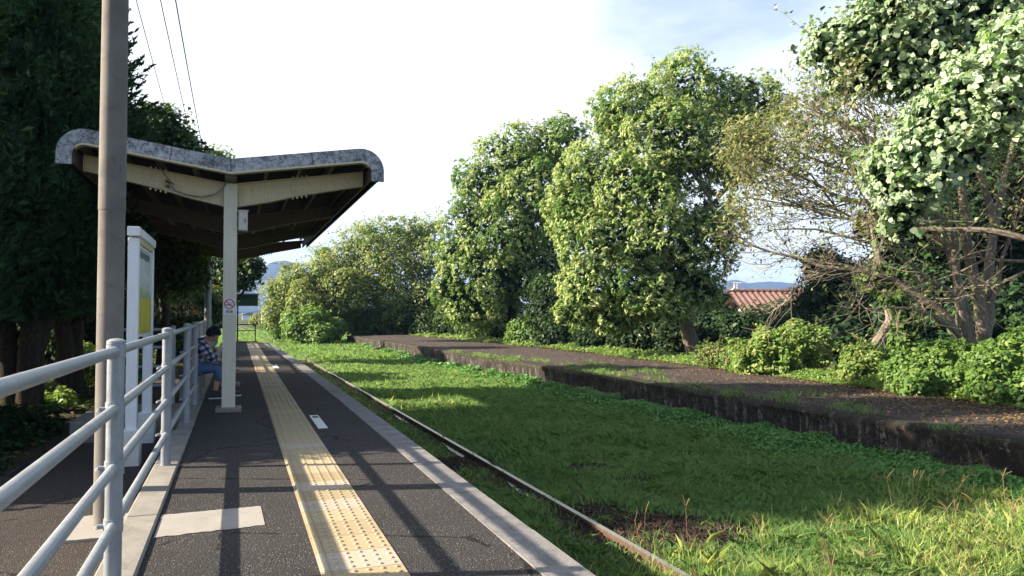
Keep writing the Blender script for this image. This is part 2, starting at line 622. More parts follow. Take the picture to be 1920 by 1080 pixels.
def crown_points(lobes, n_clumps, per, rc, fill=.25, flat=.75, keepout=.62, down=.0, holes=.42, space=0.0):
    """clump-wise leaf positions on the shells of the lobes; returns P, N, outer flag and clump seats"""
    lob = np.array([np.r_[l[0], l[1]] if len(l) == 2 else l for l in lobes], float)  # cx cy cz rx ry rz
    C, R = lob[:, :3], lob[:, 3:6]
    area = (R[:, 0] * R[:, 1] + R[:, 1] * R[:, 2] + R[:, 0] * R[:, 2])
    cnt = np.maximum(4, (n_clumps * area / area.sum()).astype(int))
    seats, dirs = [], []
    for i in range(len(lob)):
        d = unit(rng.normal(size=(cnt[i] * 2, 3)))
        ph = rng.uniform(0, 6.28, 6)
        lump = .13 * np.sin(4.1 * d[:, 0] + ph[0]) * np.sin(3.7 * d[:, 1] + ph[1]) + .10 * np.sin(7.3 * d[:, 2] + ph[2] + 5.1 * d[:, 0]) + .07 * np.sin(11 * d[:, 1] + ph[3] + 6 * d[:, 2])
        rad = (rng.uniform(.74, 1.04, size=len(d)) + lump + (rng.random(len(d)) < .06) * rng.uniform(.05, .25, len(d)))[:, None]
        p = C[i] + d * R[i] * rad
        hole = np.sin(p[:, 0] * 2.3 / (R[i, 0] + .3) * 1.7 + ph[4]) * np.sin(p[:, 2] * 2.9 / (R[i, 2] + .3) * 1.6 + ph[5]) * np.sin(p[:, 1] * 2.1 / (R[i, 1] + .3) * 1.7 + ph[0])
        ok = (hole < holes) | (rng.random(len(p)) < .25)
        for j in range(len(lob)):
            if j != i:
                ok &= (((p - C[j]) / R[j]) ** 2).sum(1) > keepout
        if down:
            ok &= (d[:, 2] > -down) | (rng.random(len(d)) < .35)
        p, d = p[ok][:cnt[i]], d[ok][:cnt[i]]
        seats.append(p)
        dirs.append(d)
    S = np.concatenate(seats)
    Dn = np.concatenate(dirs)
    if space:
        order = rng.permutation(len(S))
        kept = []
        for i in order:
            if not kept or (((S[kept] - S[i]) ** 2).sum(1) > space * space).all():
                kept.append(i)
        S, Dn = S[kept], Dn[kept]
    n = len(S)
    sz = rng.uniform(.6, 1.35, n)
    k = np.repeat(np.arange(n), per)
    off = rng.normal(size=(len(k), 3))
    off = unit(off) * (rng.random((len(k), 1)) ** .28)
    dd = Dn[k]
    along = (off * dd).sum(1, keepdims=True)
    if space:   # billows: only the outer half of each clump is leafy
        flip = along < -.12
        off = np.where(flip, off - 2 * dd * along, off)
        along = np.where(flip, -along, along)
    off = off - dd * along * (1 - flat)
    # domed clumps: push towards the outside in the middle
    P = S[k] + off * rc * sz[k][:, None]
    N = unit(dd * .45 + off * 1.0 + np.array([0, 0, .35]) + rng.normal(size=off.shape) * .42)
    outer = along[:, 0] > (.22 if space else .0)
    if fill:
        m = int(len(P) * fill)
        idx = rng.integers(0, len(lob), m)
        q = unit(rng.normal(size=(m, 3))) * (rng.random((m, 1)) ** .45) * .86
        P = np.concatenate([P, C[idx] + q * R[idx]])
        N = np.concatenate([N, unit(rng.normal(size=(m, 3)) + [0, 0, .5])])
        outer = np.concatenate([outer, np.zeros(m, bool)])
    return P, N, outer, S, Dn


def branch_pts(a, b, n=5, wob=.06, sag=0.0):
    a, b = np.array(a, float), np.array(b, float)
    L = np.linalg.norm(b - a)
    t = np.linspace(0, 1, n)[:, None]
    p = a + (b - a) * t + rng.normal(size=(n, 3)) * wob * L * np.sin(t * PI)
    p[:, 2] += sag * L * np.sin(t[:, 0] * PI)
    return p


def plant(name, label, cat, base, lobes, leaf, mats, n_clumps, per, rc, trunk=None, tuft=0.0, group=None, fill=.25, aspect=.55,
          bark='bark_dark', shape=4, trunk_r=.2, n_sub=5, fork=.35, keepout=.62, down=0.0, flat=.75, filler=None, holes=.42, rosette=0, space=0.0, sprigs=0, sprig_len=.5):
    """a tree or shrub: an Empty with trunk (limbs and all) and crown"""
    base = np.array(base, float)
    root = empty(name, tuple(base), label, cat, group)
    P, N, outer, S, Dn = crown_points(lobes, n_clumps, per, rc, fill, flat, keepout, down, holes, space)
    n = len(P)
    N = unit(N + .5 * SUN)   # leaves turn to the light
    L = leaf * rng.uniform(.65, 1.35, n)
    mi = np.zeros(n, int)
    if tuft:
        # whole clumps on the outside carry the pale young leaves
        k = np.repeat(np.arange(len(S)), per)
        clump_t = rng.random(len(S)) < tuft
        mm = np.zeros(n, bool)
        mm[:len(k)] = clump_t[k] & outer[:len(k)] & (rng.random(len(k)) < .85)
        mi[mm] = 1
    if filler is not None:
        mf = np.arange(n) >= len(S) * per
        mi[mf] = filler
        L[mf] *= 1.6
    if rosette:
        P = np.repeat(P, rosette, 0)
        N0 = np.repeat(N, rosette, 0)
        mi = np.repeat(mi, rosette)
        L = np.repeat(L, rosette) * rng.uniform(.7, 1.2, len(P))
        T = unit(N0 * .55 + rng.normal(size=P.shape) * .62)
        N = unit(N0 + rng.normal(size=P.shape) * .35)
        V = leaves(P + T * L[:, None] * .48, N, L, L * aspect * rng.uniform(.8, 1.2, len(P)), shape, T)
    else:
        V = leaves(P, N, L, L * aspect * rng.uniform(.8, 1.2, n), shape)
    mb = MB()
    if sprigs:
        SP, ST = [], []
        for j in rng.integers(0, len(S), sprigs):
            d = unit((Dn[j] * .7 + np.array([0, 0, .5]) + rng.normal(size=3) * .45)[None])[0]
            q = S[j] - d * .1
            LL = sprig_len * rng.uniform(.5, 1.4)
            pts = [q]
            for _ in range(5):
                d = unit((d + rng.normal(size=3) * .13 + np.array([0, 0, -.09]))[None])[0]
                pts.append(pts[-1] + d * LL / 5)
                for _k in range(3):
                    SP.append(pts[-1] + rng.normal(size=3) * leaf * .3)
                    ST.append(d)
            mb.tube(pts, list(np.linspace(.012, .003, 6) * max(1, leaf / .13)), 3, False)
        SP, ST = np.array(SP), np.array(ST)
        sT = unit(ST + rng.normal(size=SP.shape) * .8)
        sN = unit(rng.normal(size=SP.shape) * .6 + np.array([0, 0, .7]) + .4 * SUN)
        sL = leaf * rng.uniform(.6, 1.2, len(SP))
        V = np.concatenate([V, leaves(SP + sT * sL[:, None] * .45, sN, sL, sL * aspect, shape, sT)])
        mi = np.concatenate([mi, (rng.random(len(SP)) < .5 * (1 if len(mats) > 1 else 0)).astype(int)])
    raw_mesh('crown', V, shape, mats, root, mi)
    C = np.array([l[:3] for l in lobes], float)
    cen = C.mean(0)
    top = base + (cen - base) * fork
    if trunk is None:
        trunk = [branch_pts(base, top, 5, .03)]
    for tr in trunk:
        tr = np.array(tr)
        mb.tube(tr, list(np.linspace(trunk_r * 1.15, trunk_r * .7, len(tr))), 9)
    for i, c in enumerate(C):
        tr = trunk[i % len(trunk)]
        st = np.array(tr[-1]) if rng.random() < .6 else np.array(tr[-2])
        b1 = branch_pts(st, c, 5, .07)
        r0 = trunk_r * .42
        mb.tube(b1, list(np.linspace(r0, r0 * .4, 5)), 6)
        near = np.argsort(((S - c) ** 2).sum(1))[:n_sub * 3]
        for j in near[rng.permutation(len(near))[:n_sub]]:
            b2 = branch_pts(b1[rng.integers(2, 5)], S[j], 4, .08)
            mb.tube(b2, list(np.linspace(r0 * .36, r0 * .1, 4)), 4, False)
    mb.build('trunk', bark, root, True, recalc=False)
    return root


def lobes_px(spec, k=1.0, squash=.85, dz=1.0):
    """lobes from photo directions: (u, v, radius px, depth)"""
    out = []
    for u, v, r, z in spec:
        z = z * dz
        p = at(u, v, z)
        R = r * z / 1440 * k
        out.append([*p, R, R * 1.0, R * squash])
    return out


# ================================================================ SETTING
def sstep(x, a, b):
    t = np.clip((x - a) / (b - a), 0, 1)
    return t * t * (3 - 2 * t)


def Xedge(y):
    return 1.80 + .0073 * y - .00045 * y * y if y > 0 else 1.80 + .0073 * y


def Xrail(y):
    return 3.90 - .0135 * y


def Xfront(y):
    return 10.2 - .0395 * y


def Xback(y):
    return np.interp(y, [-12, 8, 18, 30, 50, 62], [13.2, 13.5, 14.3, 14.8, 13.8, 12.6])


RAILZ = -.90
GZ = -.99


def ground_z(x, y):
    x = np.asarray(x, float)
    y = np.asarray(y, float)
    d = np.maximum(np.abs(y), np.abs(x))
    left = (1 - sstep(x, -.7, -.2)) * (1 - sstep(y, 42, 60))
    right = sstep(x, 11.0, 12.5) * (1 - sstep(y, 58, 66))
    z = GZ + left * (GZ * -1 - .31) + right * .62
    bump = .05 * np.sin(x * 1.3 + .7 * y) * np.sin(y * .9 - .4 * x) + .03 * np.sin(3.1 * x + 1.7) * np.sin(2.3 * y)
    free = np.where((x > 2.2) & (x < 9) & (y < 70), 1.0, .4)
    flat_left = ((x < -.6) & (x > -2.6)).astype(float)
    z = z + bump * free * (1 - flat_left) * (d < 200)
    return z


gx = np.unique(np.r_[-3000, -1500, -600, -250, -120, -60, np.arange(-40, -12, 4), np.arange(-12, 20, .25), np.arange(20, 44, 3), 60, 120, 250, 600, 1500, 3000])
gy = np.unique(np.r_[-3000, -800, -200, -60, -30, np.arange(-20, 66, .5), np.arange(66, 130, 6), 160, 220, 320, 500, 900, 1700, 3200])
GX, GY = np.meshgrid(gx, gy)
GZZ = ground_z(GX, GY)
mb = MB()
nx = len(gx)
mb.add(np.stack([GX, GY, GZZ], -1).reshape(-1, 3), [(j * nx + i, j * nx + i + 1, (j + 1) * nx + i + 1, (j + 1) * nx + i) for j in range(len(gy) - 1) for i in range(nx - 1)])
g = mb.build('ground', 'ground', None, True, recalc=False)
tag(g, kind='structure')

# lower path beside the platform
mb = MB()
ys = np.arange(-10, 26.01, .5)
lft = [-2.35 + .12 * math.sin(y * 1.3) + .07 * math.sin(y * 3.1) for y in ys]
vs = []
for y, l in zip(ys, lft):
    vs += [(l, y, -.27), (-.705, y, -.268), (l - .08, y, -.36)]
fs = []
for i in range(len(ys) - 1):
    a = i * 3
    fs += [(a, a + 1, a + 4, a + 3), (a + 2, a, a + 3, a + 5)]
mb.add(vs, fs)
tag(mb.build('path', 'path_asphalt'), kind='structure')

# ---------------------------------------------------------------- station platform
PLAT_END = 39.6
plat = empty('station_platform', (.6, 14, -1.1), 'dark asphalt station platform with a yellow strip of studded tiles and pale kerbs', 'platform')
ys = list(np.arange(-12, PLAT_END + .01, .6))
if ys[-1] < PLAT_END:
    ys.append(PLAT_END)
COPW = .22


def slab(xl, xr, z0, z1, ys):
    """solid strip between two curves of x over y"""
    m = MB()
    vs, fs = [], []
    for y in ys:
        a, b = xl(y), xr(y)
        vs += [(a, y, z0), (b, y, z0), (b, y, z1), (a, y, z1)]
    for i in range(len(ys) - 1):
        k = i * 4
        for q in range(4):
            fs.append((k + q, k + (q + 1) % 4, k + 4 + (q + 1) % 4, k + 4 + q))
    fs += [(0, 3, 2, 1), tuple(len(vs) - 4 + q for q in range(4))]
    m.add(vs, fs)
    return m


slab(lambda y: -.50, lambda y: Xedge(y) - COPW, -1.15, 0.0, ys).build('asphalt_surface', 'asphalt', plat)
# coping blocks with joints, a touch proud
mb = MB()
cy = -12.0
while cy < PLAT_END - .01:
    ce = min(cy + 1.2, PLAT_END)
    y0, y1 = cy + .004, ce - .004
    dz = random.uniform(-.003, .003)
    for (a, b, za, zb) in ((COPW, 0.0, -.16, .008),):
        P = [(Xedge(y0) - a + .002, y0), (Xedge(y0) + .05, y0), (Xedge(y1) + .05, y1), (Xedge(y1) - a + .002, y1)]
        mb.add([(p[0], p[1], za) for p in P] + [(p[0] - (.006 if i in (1, 2) else 0), p[1], zb + dz) for i, p in enumerate(P)],
               [(0, 3, 2, 1), (4, 5, 6, 7), (0, 1, 5, 4), (1, 2, 6, 5), (2, 3, 7, 6), (3, 0, 4, 7)])
    cy = ce
mb.build('edge_coping', 'coping', plat)
slab(lambda y: Xedge(y) - COPW + .003, lambda y: Xedge(y), -1.2, -.165, ys).build('side_wall', 'side_wall', plat)
# concrete kerb under the railing
mb = MB()
cy = -12.0
while cy < 10.2:
    ce = min(cy + 2.0, 10.2)
    mb.box((-.61, (cy + ce) / 2, -.235), (.215, ce - cy - .008, .52), bev=.012)
    cy = ce
mb.box((-.60, 24.9, -.24), (.19, 29.3, .49))
mb.build('kerb', 'concrete', plat)
# concrete landing at the fence end
MB().box((-1.28, 12.45, -.17), (1.55, 1.9, .36), bev=.015).build('landing', 'concrete', plat)
# tactile tiles
TX0, TX1 = .515, .915
mb = MB()
TZ = .006
mb.box(((TX0 + TX1) / 2, 14.2, TZ / 2 - .002), (TX1 - TX0, 50, TZ + .004))
mb.box((.485, 14.2, TZ / 2 - .002), (.058, 50, TZ + .004))
mb.box((.487, 14.2, .009), (.030, 50, .012))
y = -2.0 * .34
k = 0
while y < 39.0:
    far = y > 14
    for i in range(5):
        for j in range(4):
            mb.dome((TX0 + .04 + i * .08, y + .0425 + j * .085, TZ), .017, .0085, 5 if far else 9, 1 if far else 2)
    y += .34
mb.build('tactile_strip', 'tactile', plat, True, recalc=False)
# painted marks
for (xa, xb, ya, yb) in ((.977, 1.095, 9.9, 11.18), (.92, 1.06, 20.95, 22.33)):
    mk = MB().box(((xa + xb) / 2, (ya + yb) / 2, .002), (xb - xa, yb - ya, .006)).build('boarding_mark', 'paint_white', plat)
    MB().box(((xa + xb) / 2 + .004, yb - .2, .0055), ((xb - xa) * .64, .17, .003)).build('square', 'paint_black', mk)
# concrete patch across the asphalt
mb = MB()
n = 26
top, bot = [], []
for i in range(n + 1):
    t = i / n
    x = -.487 + t * .685
    top.append((x, 6.06 + .03 * t + random.uniform(-.008, .008), .004))
    bot.append((x, 5.47 + .075 * t + random.uniform(-.012, .012), .004))
top[-1] = (.185, 6.08, .004)
mb.add(top + bot, [(i, i + 1, n + 1 + i + 1, n + 1 + i) for i in range(n)])
mb.build('concrete_patch', 'patch_concrete', plat)

# ---------------------------------------------------------------- track
track = empty('railway_track', (3.4, 10, GZ), 'rusty railway track half buried in grass beside the dark platform', 'track')
ys = list(np.arange(-12, 46, 1.5)) + list(np.arange(46, 200, 4.0))


def Xr2(y):
    return Xrail(y) - (0 if y < 90 else .00045 * (y - 90) ** 2)


for off in (0.0, -1.067):
    prof = [(-.0325, 0), (.0325, 0), (.0325, -.035), (.012, -.05), (.012, -.11), (.06, -.135), (.06, -.15), (-.06, -.15), (-.06, -.135), (-.012, -.11), (-.012, -.05), (-.0325, -.035)]
    mb = MB()
    vs, fs = [], []
    for y in ys:
        for px_, pz in prof:
            vs.append((Xr2(y) + off + px_, y, RAILZ + pz))
    n = len(prof)
    for i in range(len(ys) - 1):
        for k in range(n):
            fs.append((i * n + k, i * n + (k + 1) % n, (i + 1) * n + (k + 1) % n, (i + 1) * n + k))
    mb.add(vs, fs)
    mb.build('rail', 'rail_steel', track)

# ---------------------------------------------------------------- old platform
oldp = empty('disused_platform', (11.5, 25, -1.0), 'old disused platform of black stained stone with a leaf strewn top', 'platform')
OT = -.28
ys = list(np.arange(-12, 59.5, .5))
wob = {round(y, 2): .05 * math.sin(y * 1.7) + .035 * math.sin(y * 4.1 + 1) + random.uniform(-.03, .03) for y in ys}
mb = MB()
vs, fs = [], []
for y in ys:
    w = wob[round(y, 2)]
    xf = Xfront(y)
    pr = [(xf + .16 + w * .4, -1.25), (xf + .10 + w, -.95), (xf + .07 + w * 1.2, -.70), (xf + .05 + w, -.48), (xf + .0 + w * .5, -.36), (xf + .02 + w * .3, OT - .03), (xf + .09 + w * .3, OT + .012),
          (xf + .45, OT + .006), (xf + .46, OT - .4)]
    vs += [(a + random.uniform(-.012, .012), y, b + random.uniform(-.012, .012)) for a, b in pr]
n = 9
for i in range(len(ys) - 1):
    for k in range(n - 1):
        fs.append((i * n + k, i * n + k + 1, (i + 1) * n + k + 1, (i + 1) * n + k))
fs.append(tuple(range((len(ys) - 1) * n, len(ys) * n)))
mb.add(vs, fs)
mb.build('stone_wall', 'old_wall', oldp, True, recalc=False)
mb = MB()
vs, fs = [], []
for y in ys:
    a, b = Xfront(y) + .44, float(Xback(y))
    for q in range(9):
        t = q / 8
        vs.append((a + (b - a) * t + (.12 * math.sin(y * 2.1) if q == 8 else 0), y, OT + .012 * math.sin(y * 1.1 + q) - .004 + (-.06 if q == 8 else 0)))
for i in range(len(ys) - 1):
    for k in range(8):
        fs.append((i * 9 + k, i * 9 + k + 1, (i + 1) * 9 + k + 1, (i + 1) * 9 + k))
mb.add(vs, fs)
mb.build('top_surface', 'old_asphalt', oldp, True, recalc=False)
# end wall of the old platform
MB().box(((Xfront(59) + float(Xback(59))) / 2 + .1, 59.25, -.66), (float(Xback(59)) - Xfront(59) - .1, .35, .72)).build('end_wall', 'old_wall', oldp)

# ================================================================ RAILINGS
FX = -.61
fence = empty('pipe_railing', (FX, 8, 0), 'blue grey pipe railing with four rails running along the platform edge', 'railing')
RH = (.312, .62, .933, 1.242)


def post(mb, x, y, top=1.285, r=.0435):
    mb.tube([(x, y, .0), (x, y, top)], r, 20)
    mb.tube([(x, y, top - .004), (x, y, top + .012), (x, y, top + .022), (x, y, top + .026)], [r + .004, r + .004, r * .75, r * .2], 20)


PY = (-4.9, -1.8, 1.4, 4.63, 7.9, 11.0, 13.0)
for y in PY:
    mb = MB()
    post(mb, FX, y)
    p = mb.build('post', 'pipe', fence, True)
    for h in RH:
        mb = MB()
        mb.tube([(FX, y, h - .036), (FX, y, h + .036)], .049, 20)
        mb.tube([(FX - .043, y - .01, h), (FX - .075, y - .01, h)], .013, 8)
        mb.dome((FX - .075, y - .01, h - .012), .016, .022, 8, 2)
        mb.build('collar', 'pipe', p, True)
for h in RH:
    for a, b in zip(PY[:-1], PY[1:]):
        mb = MB()
        mb.tube([(FX + .0, a + .03, h), (FX, b - .03, h)], .027, 16)
        mb.build('rail', 'pipe', fence, True)
# return fence
f2 = empty('cross_railing', (-1.6, 13.35, 0), 'short blue grey pipe railing running crosswise behind the white notice board', 'railing')
for x in (-.95, -1.95):
    mb = MB()
    post(mb, x, 13.35, 1.22, .04)
    mb.build('post', 'pipe', f2, True)
for h in (.3, .6, .9, 1.18):
    for a, b in ((-.95, -1.95),):
        mb = MB()
        mb.tube([(a - .02, 13.35, h), (b + .02, 13.35, h)], .027, 12)
        mb.build('rail', 'pipe', f2, True)
# far picket fence
f3 = empty('picket_railing', (-.86, 26, 0), 'grey railing with upright bars continuing past the seated person', 'railing')
py = list(np.arange(15.4, 40.0, 2.4))
for y in py:
    MB().box((-.86, y, .6), (.06, .06, 1.24)).build('post', 'pipe', f3)
for a, b in zip(py[:-1], py[1:]):
    mb = MB()
    mb.tube([(-.86, a, 1.2), (-.86, b, 1.2)], .025, 8)
    mb.tube([(-.86, a, .22), (-.86, b, .22)], .02, 8)
    mb.tube([(-.80, a, .82), (-.80, b, .82)], .025, 8)
    for q in np.arange(a + .15, b - .05, .15):
        mb.tube([(-.86, q, .22), (-.86, q, 1.2)], .011, 5, False)
    mb.build('bar_panel', 'pipe', f3)
# barrier at the platform end
f4 = empty('end_barrier', (.5, 39.2, 0), 'low dark metal barrier across the far end of the platform', 'barrier')
for x in (-.3, .86):
    MB().box((x, 39.2, .44), (.05, .05, .9)).build('post', 'dark_metal', f4)
for h, r in ((.87, .025), (.58, .02)):
    MB().tube([(-.3, 39.2, h), (.86, 39.2, h)], r, 8).build('rail', 'dark_metal', f4)
MB().box((.28, 39.2, .03), (1.4, .1, .08)).build('kerb', 'side_wall', f4)

# ================================================================ POLES AND WIRES
p1 = empty('utility_pole', (-.965, 6.97, -.27), 'tall weathered concrete pole just behind the near pipe railing', 'pole')
MB().tube([(-.965, 6.97, -.5), (-.965, 6.97, 2.28)], [.1, .098], 32).build('shaft', 'pole_concrete', p1, True)
MB().tube([(-.965, 6.97, 2.28), (-.965, 6.97, 2.62), (-.965, 6.97, 8.6)], [.1015, .1012, .088], 32).build('sleeve', 'pole_concrete', p1, True)
MB().box((-.965, 6.97, 6.42), (1.0, .06, .06)).build('cross_arm', 'pipe', p1)
mb = MB()
ring = []
for i in range(28):
    a = 2 * PI * i / 28
    c = max(abs(math.cos(a)), abs(math.sin(a)))
    ring.append((-.955 + .42 / c * math.cos(a) * .78 + random.uniform(-.02, .02), 6.93 + .36 / c * math.sin(a) + random.uniform(-.02, .02)))
mb.prism(ring, 'z', -.34, -.248)
mb.build('base_pad', 'patch_concrete', p1)
p2 = empty('utility_pole', (-.82, 25.0, -.27), 'grey utility pole behind the shelter roof, among the trees', 'pole')
MB().tube([(-.82, 25.0, -.4), (-.82, 25.0, 6.3)], [.105, .085], 16).build('shaft', 'pipe', p2, True)
MB().box((-1.3, 25.0, 6.42), (1.2, .07, .07)).box((-.92, 25.0, 6.2), (.5, .06, .05)).build('cross_arm', 'dark_metal', p2)
for x in (-1.78, -1.32, -1.05):
    MB().tube([(x, 25, 6.45), (x, 25, 6.5), (x, 25, 6.54), (x, 25, 6.58)], [.02, .04, .025, .035], 8).build('insulator', 'white_paint', p2, True)


def wire(a, b, sag, r, label, mat='cable_black', group=None, n=16, name='overhead_wire'):
    pts = []
    a, b = np.array(a, float), np.array(b, float)
    for i in range(n + 1):
        t = i / n
        p = a + (b - a) * t
        p[2] -= sag * 4 * t * (1 - t)
        pts.append(p)
    o = MB().tube(pts, r, 6, False).build(name, mat, None, True, recalc=False)
    return tag(o, label, 'wire', group)


wire((-1.42, 6.97, 6.45), (-1.78, 25, 6.56), .12, .007, 'thin overhead wire nearest the dark conifers, leftmost of the three from the pole')
wire((-1.12, 6.97, 6.45), (-1.32, 25, 6.56), .10, .008, 'overhead wire from the concrete pole, middle one of three')
wire((-.92, 6.97, 6.45), (-1.05, 25, 6.56), .10, .010, 'thick overhead wire from the concrete pole, the one farthest from the conifers')
WL = ['topmost', 'second from the top', 'third from the top', 'fourth from the top', 'third from the bottom', 'second from the bottom', 'bottom']
for i, v in enumerate((485, 512, 516, 541, 546, 555, 562)):
    a = at(300, v + random.uniform(-2, 2), 130)
    b = at(860, v + random.uniform(-4, 1), 150)
    wire(a, b, 1.0, .028, 'wire crossing the sky above the distant track, %s of seven' % WL[i], 'cable_black', 'wires crossing over the distant track')
wire((-1.1, 11.52, 3.62), (-.9, 12.0, 3.31), .03, .006, 'thin black service wire dropping onto the shelter beam', name='service_wire')

# ================================================================ SHELTER
sh = empty('platform_shelter', (-.1, 18, 0), 'butterfly roofed platform shelter with cream steel frame and mottled grey fascia', 'shelter')
CX = -.10
Y0, Y1 = 11.5, 24.6


def arc(cx, cz, r, a0, a1, n):
    return [(cx + r * math.cos(a0 + (a1 - a0) * i / n), cz + r * math.sin(a0 + (a1 - a0) * i / n)) for i in range(n + 1)]


def roof_line(off, xe, r, drop, ext):
    """half profile (x>=0) of the roof edge: valley, rise, rounded end, drop"""
    z0 = 3.42 + off
    sl = .152
    pts = [(0, z0)]
    ang = math.atan(sl)
    # arc centre so that it is tangent to the slope and ends vertical at xe
    cxx = xe - r
    cz = z0 + sl * cxx - r / math.cos(ang) + 0.0
    pts += arc(cxx, cz, r, PI / 2 + ang, 0, 10)
    pts.append((xe, drop))
    return pts


outer = roof_line(.205, 2.17, .33, 3.42, 0)
inner = roof_line(.0, 1.985, .15, 3.42, 0)
half = outer + inner[::-1]
mb = MB()
for s in (1, -1):
    po = [(CX + s * a, b) for a, b in outer]
    pi_ = [(CX + s * a, b) for a, b in inner]
    n = len(po)
    vs = [(x, Y0, z) for x, z in po] + [(x, Y0, z) for x, z in pi_] + [(x, Y0 + .035, z) for x, z in po] + [(x, Y0 + .035, z) for x, z in pi_]
    fs = []
    for i in range(n - 1):
        fs += [(i, i + 1, n + i + 1, n + i), (2 * n + i, 3 * n + i, 3 * n + i + 1, 2 * n + i + 1), (i, 2 * n + i, 2 * n + i + 1, i + 1), (n + i, n + i + 1, 3 * n + i + 1, 3 * n + i)]
    fs.append((n - 1, 2 * n - 1, 4 * n - 1, 3 * n - 1))
    mb.add(vs, fs)
fa = mb.build('fascia', 'fascia', sh)
mb = MB()
for s in (1, -1):
    for k, (off, yy) in enumerate(((0, Y0 - .012), (.006, Y0 + .05))):
        pi_ = [(CX + s * a, b) for a, b in inner[:8]]
    n = len(pi_)
    vs = [(x, Y0 - .014, z + .012) for x, z in pi_] + [(x, Y0 - .014, z - .014) for x, z in pi_] + [(x, Y0 + .12, z + .012) for x, z in pi_] + [(x, Y0 + .12, z - .014) for x, z in pi_]
    fs = []
    for i in range(n - 1):
        fs += [(i, i + 1, n + i + 1, n + i), (n + i, n + i + 1, 3 * n + i + 1, 3 * n + i), (i, 2 * n + i, 2 * n + i + 1, i + 1)]
    mb.add(vs, fs)
mb.build('trim', 'cream_paint', sh)
for x, w in ((0, .012), (-.78, .006), (1.12, .006), (-1.5, .006)):
    z = 3.42 + .152 * abs(x) + .1
    MB().box((CX + x, Y0 - .0015, z), (w, .008, .20), ry=0 if x == 0 else (-.15 if x > 0 else .15)).build('seam', 'cable_black', fa)
# roof sheet, corrugated along the eaves
rs = roof_line(.12, 2.12, .28, 3.46, 0)
prof = [(CX - a, b) for a, b in rs[::-1]] + [(CX + a, b) for a, b in rs[1:]]
ysr = np.arange(Y0 + .04, Y1, .028)
vs, fs = [], []
m_ = len(prof)
for y in ysr:
    w = .016 * math.cos(2 * PI * (y - Y0) / .168)
    for k, (x, z) in enumerate(prof):
        a = prof[max(k - 1, 0)]
        b = prof[min(k + 1, m_ - 1)]
        tx, tz = b[0] - a[0], b[1] - a[1]
        L = math.hypot(tx, tz)
        vs.append((x - tz / L * w, y, z + tx / L * w))
for i in range(len(ysr) - 1):
    for k in range(m_ - 1):
        fs.append((i * m_ + k, i * m_ + k + 1, (i + 1) * m_ + k + 1, (i + 1) * m_ + k))
mb = MB()
mb.add(vs, fs)
mb.build('roof', 'roof_sheet', sh, True, recalc=False)
for x in (-1.93, -1.42, -.95, -.48, .48, .95, 1.42, 1.93):
    z = 3.42 + .152 * abs(x) + .03
    mb = MB()
    mb.box((CX + x, (Y0 + Y1) / 2 + .05, z), (.05, Y1 - Y0 - .2, .11), ry=(-.15 if x > 0 else .15))
    mb.build('purlin', 'brown_and_shade_steel', sh)
MB().box((CX, (Y0 + Y1) / 2 + .05, 3.40), (.16, Y1 - Y0 - .2, .05)).build('valley_gutter', 'brown_and_shade_steel', sh)
for s in (1, -1):
    MB().box((CX + s * 2.0, (Y0 + Y1) / 2 + .05, 3.56), (.03, Y1 - Y0 - .2, .2)).build('edge_beam', 'brown_and_shade_steel', sh)
CY = (12.08, 16.2, 20.3, 24.3)
for y in CY:
    cm = 'cream_paint' if y < 13 else 'brown_and_shade_steel'  # rear beams get brown in place of the shade under the roof
    for s in (1, -1):
        mb = MB()
        # web with haunch near the column, then flanges
        top = [(.09, 3.355), (1.92, 3.64)]
        bot = [(1.92, 3.43), (.95, 3.225), (.55, 3.115), (.09, 3.02)]
        P = [(CX + s * a, b) for a, b in top + bot]
        mb.prism(P if s > 0 else P[::-1], 'y', y - .006, y + .006)
        for seq, w, t in ((top, .15, .012), (bot, .15, .012)):
            for (a, b), (c, d) in zip(seq[:-1], seq[1:]):
                L = math.hypot(c - a, d - b)
                mb.box((CX + s * (a + c) / 2, y, (b + d) / 2), (L + .006, w, t), ry=-s * math.atan2(d - b, c - a) if c > a else -s * math.atan2(b - d, a - c))
        mb.box((CX + s * 1.925, y, 3.535), (.012, .15, .23))
        be = mb.build('beam', cm, sh)
        mb = MB()
        bx = .98
        zc = (3.355 + (bx - .09) * .1557 + 3.23) / 2
        mb.box((CX + s * bx, y - .012, zc), (.24, .014, .2), ry=-s * .15)
        for i in (-1, 1):
            for j in (-1, 1):
                mb.dome_y = None
                cx_, cz_ = CX + s * bx + i * .06, zc + j * .045 + s * 0 + i * s * .009
                mb.tube([(cx_, y - .018, cz_), (cx_, y - .034, cz_)], [.017, .013], 8)
        for i in range(4):
            xx = bx - .1 + i * .066
            zz = 3.225 + (xx - .95) * .2 - .012
            mb.tube([(CX + s * xx, y - .05, zz), (CX + s * xx, y - .05, zz - .035)], .013, 6)
            zt = 3.355 + (xx - .09) * .1557 + .006
            mb.tube([(CX + s * xx, y - .05, zt), (CX + s * xx, y - .05, zt + .03)], .013, 6)
        mb.build('splice_plate', cm, be)
    mb = MB()
    H = 3.35
    for q in (-1, 1):
        mb.box((CX, y + q * .085, H / 2 + .02), (.185, .014, H - .04), bev=.002)
    mb.box((CX, y, H / 2 + .02), (.012, .16, H - .04))
    for zz in (3.02, 2.86, 2.70):
        mb.box((CX, y - .01, zz), (.20, .178, .012))
    co = mb.build('column', 'cream_column', sh)
    MB().box((CX, y, .03), (.36, .36, .075), bev=.015).build('footing', 'concrete', co)
for s in (1, -1):
    MB().prism([(CX + s * a, b) for a, b in ((.09, 3.30), (2.0, 3.58), (2.0, 3.68), (0.02, 3.46), (.02, 3.30))], 'y', Y1 - .16, Y1 - .13).build('end_board', 'brown_and_shade_steel', sh)
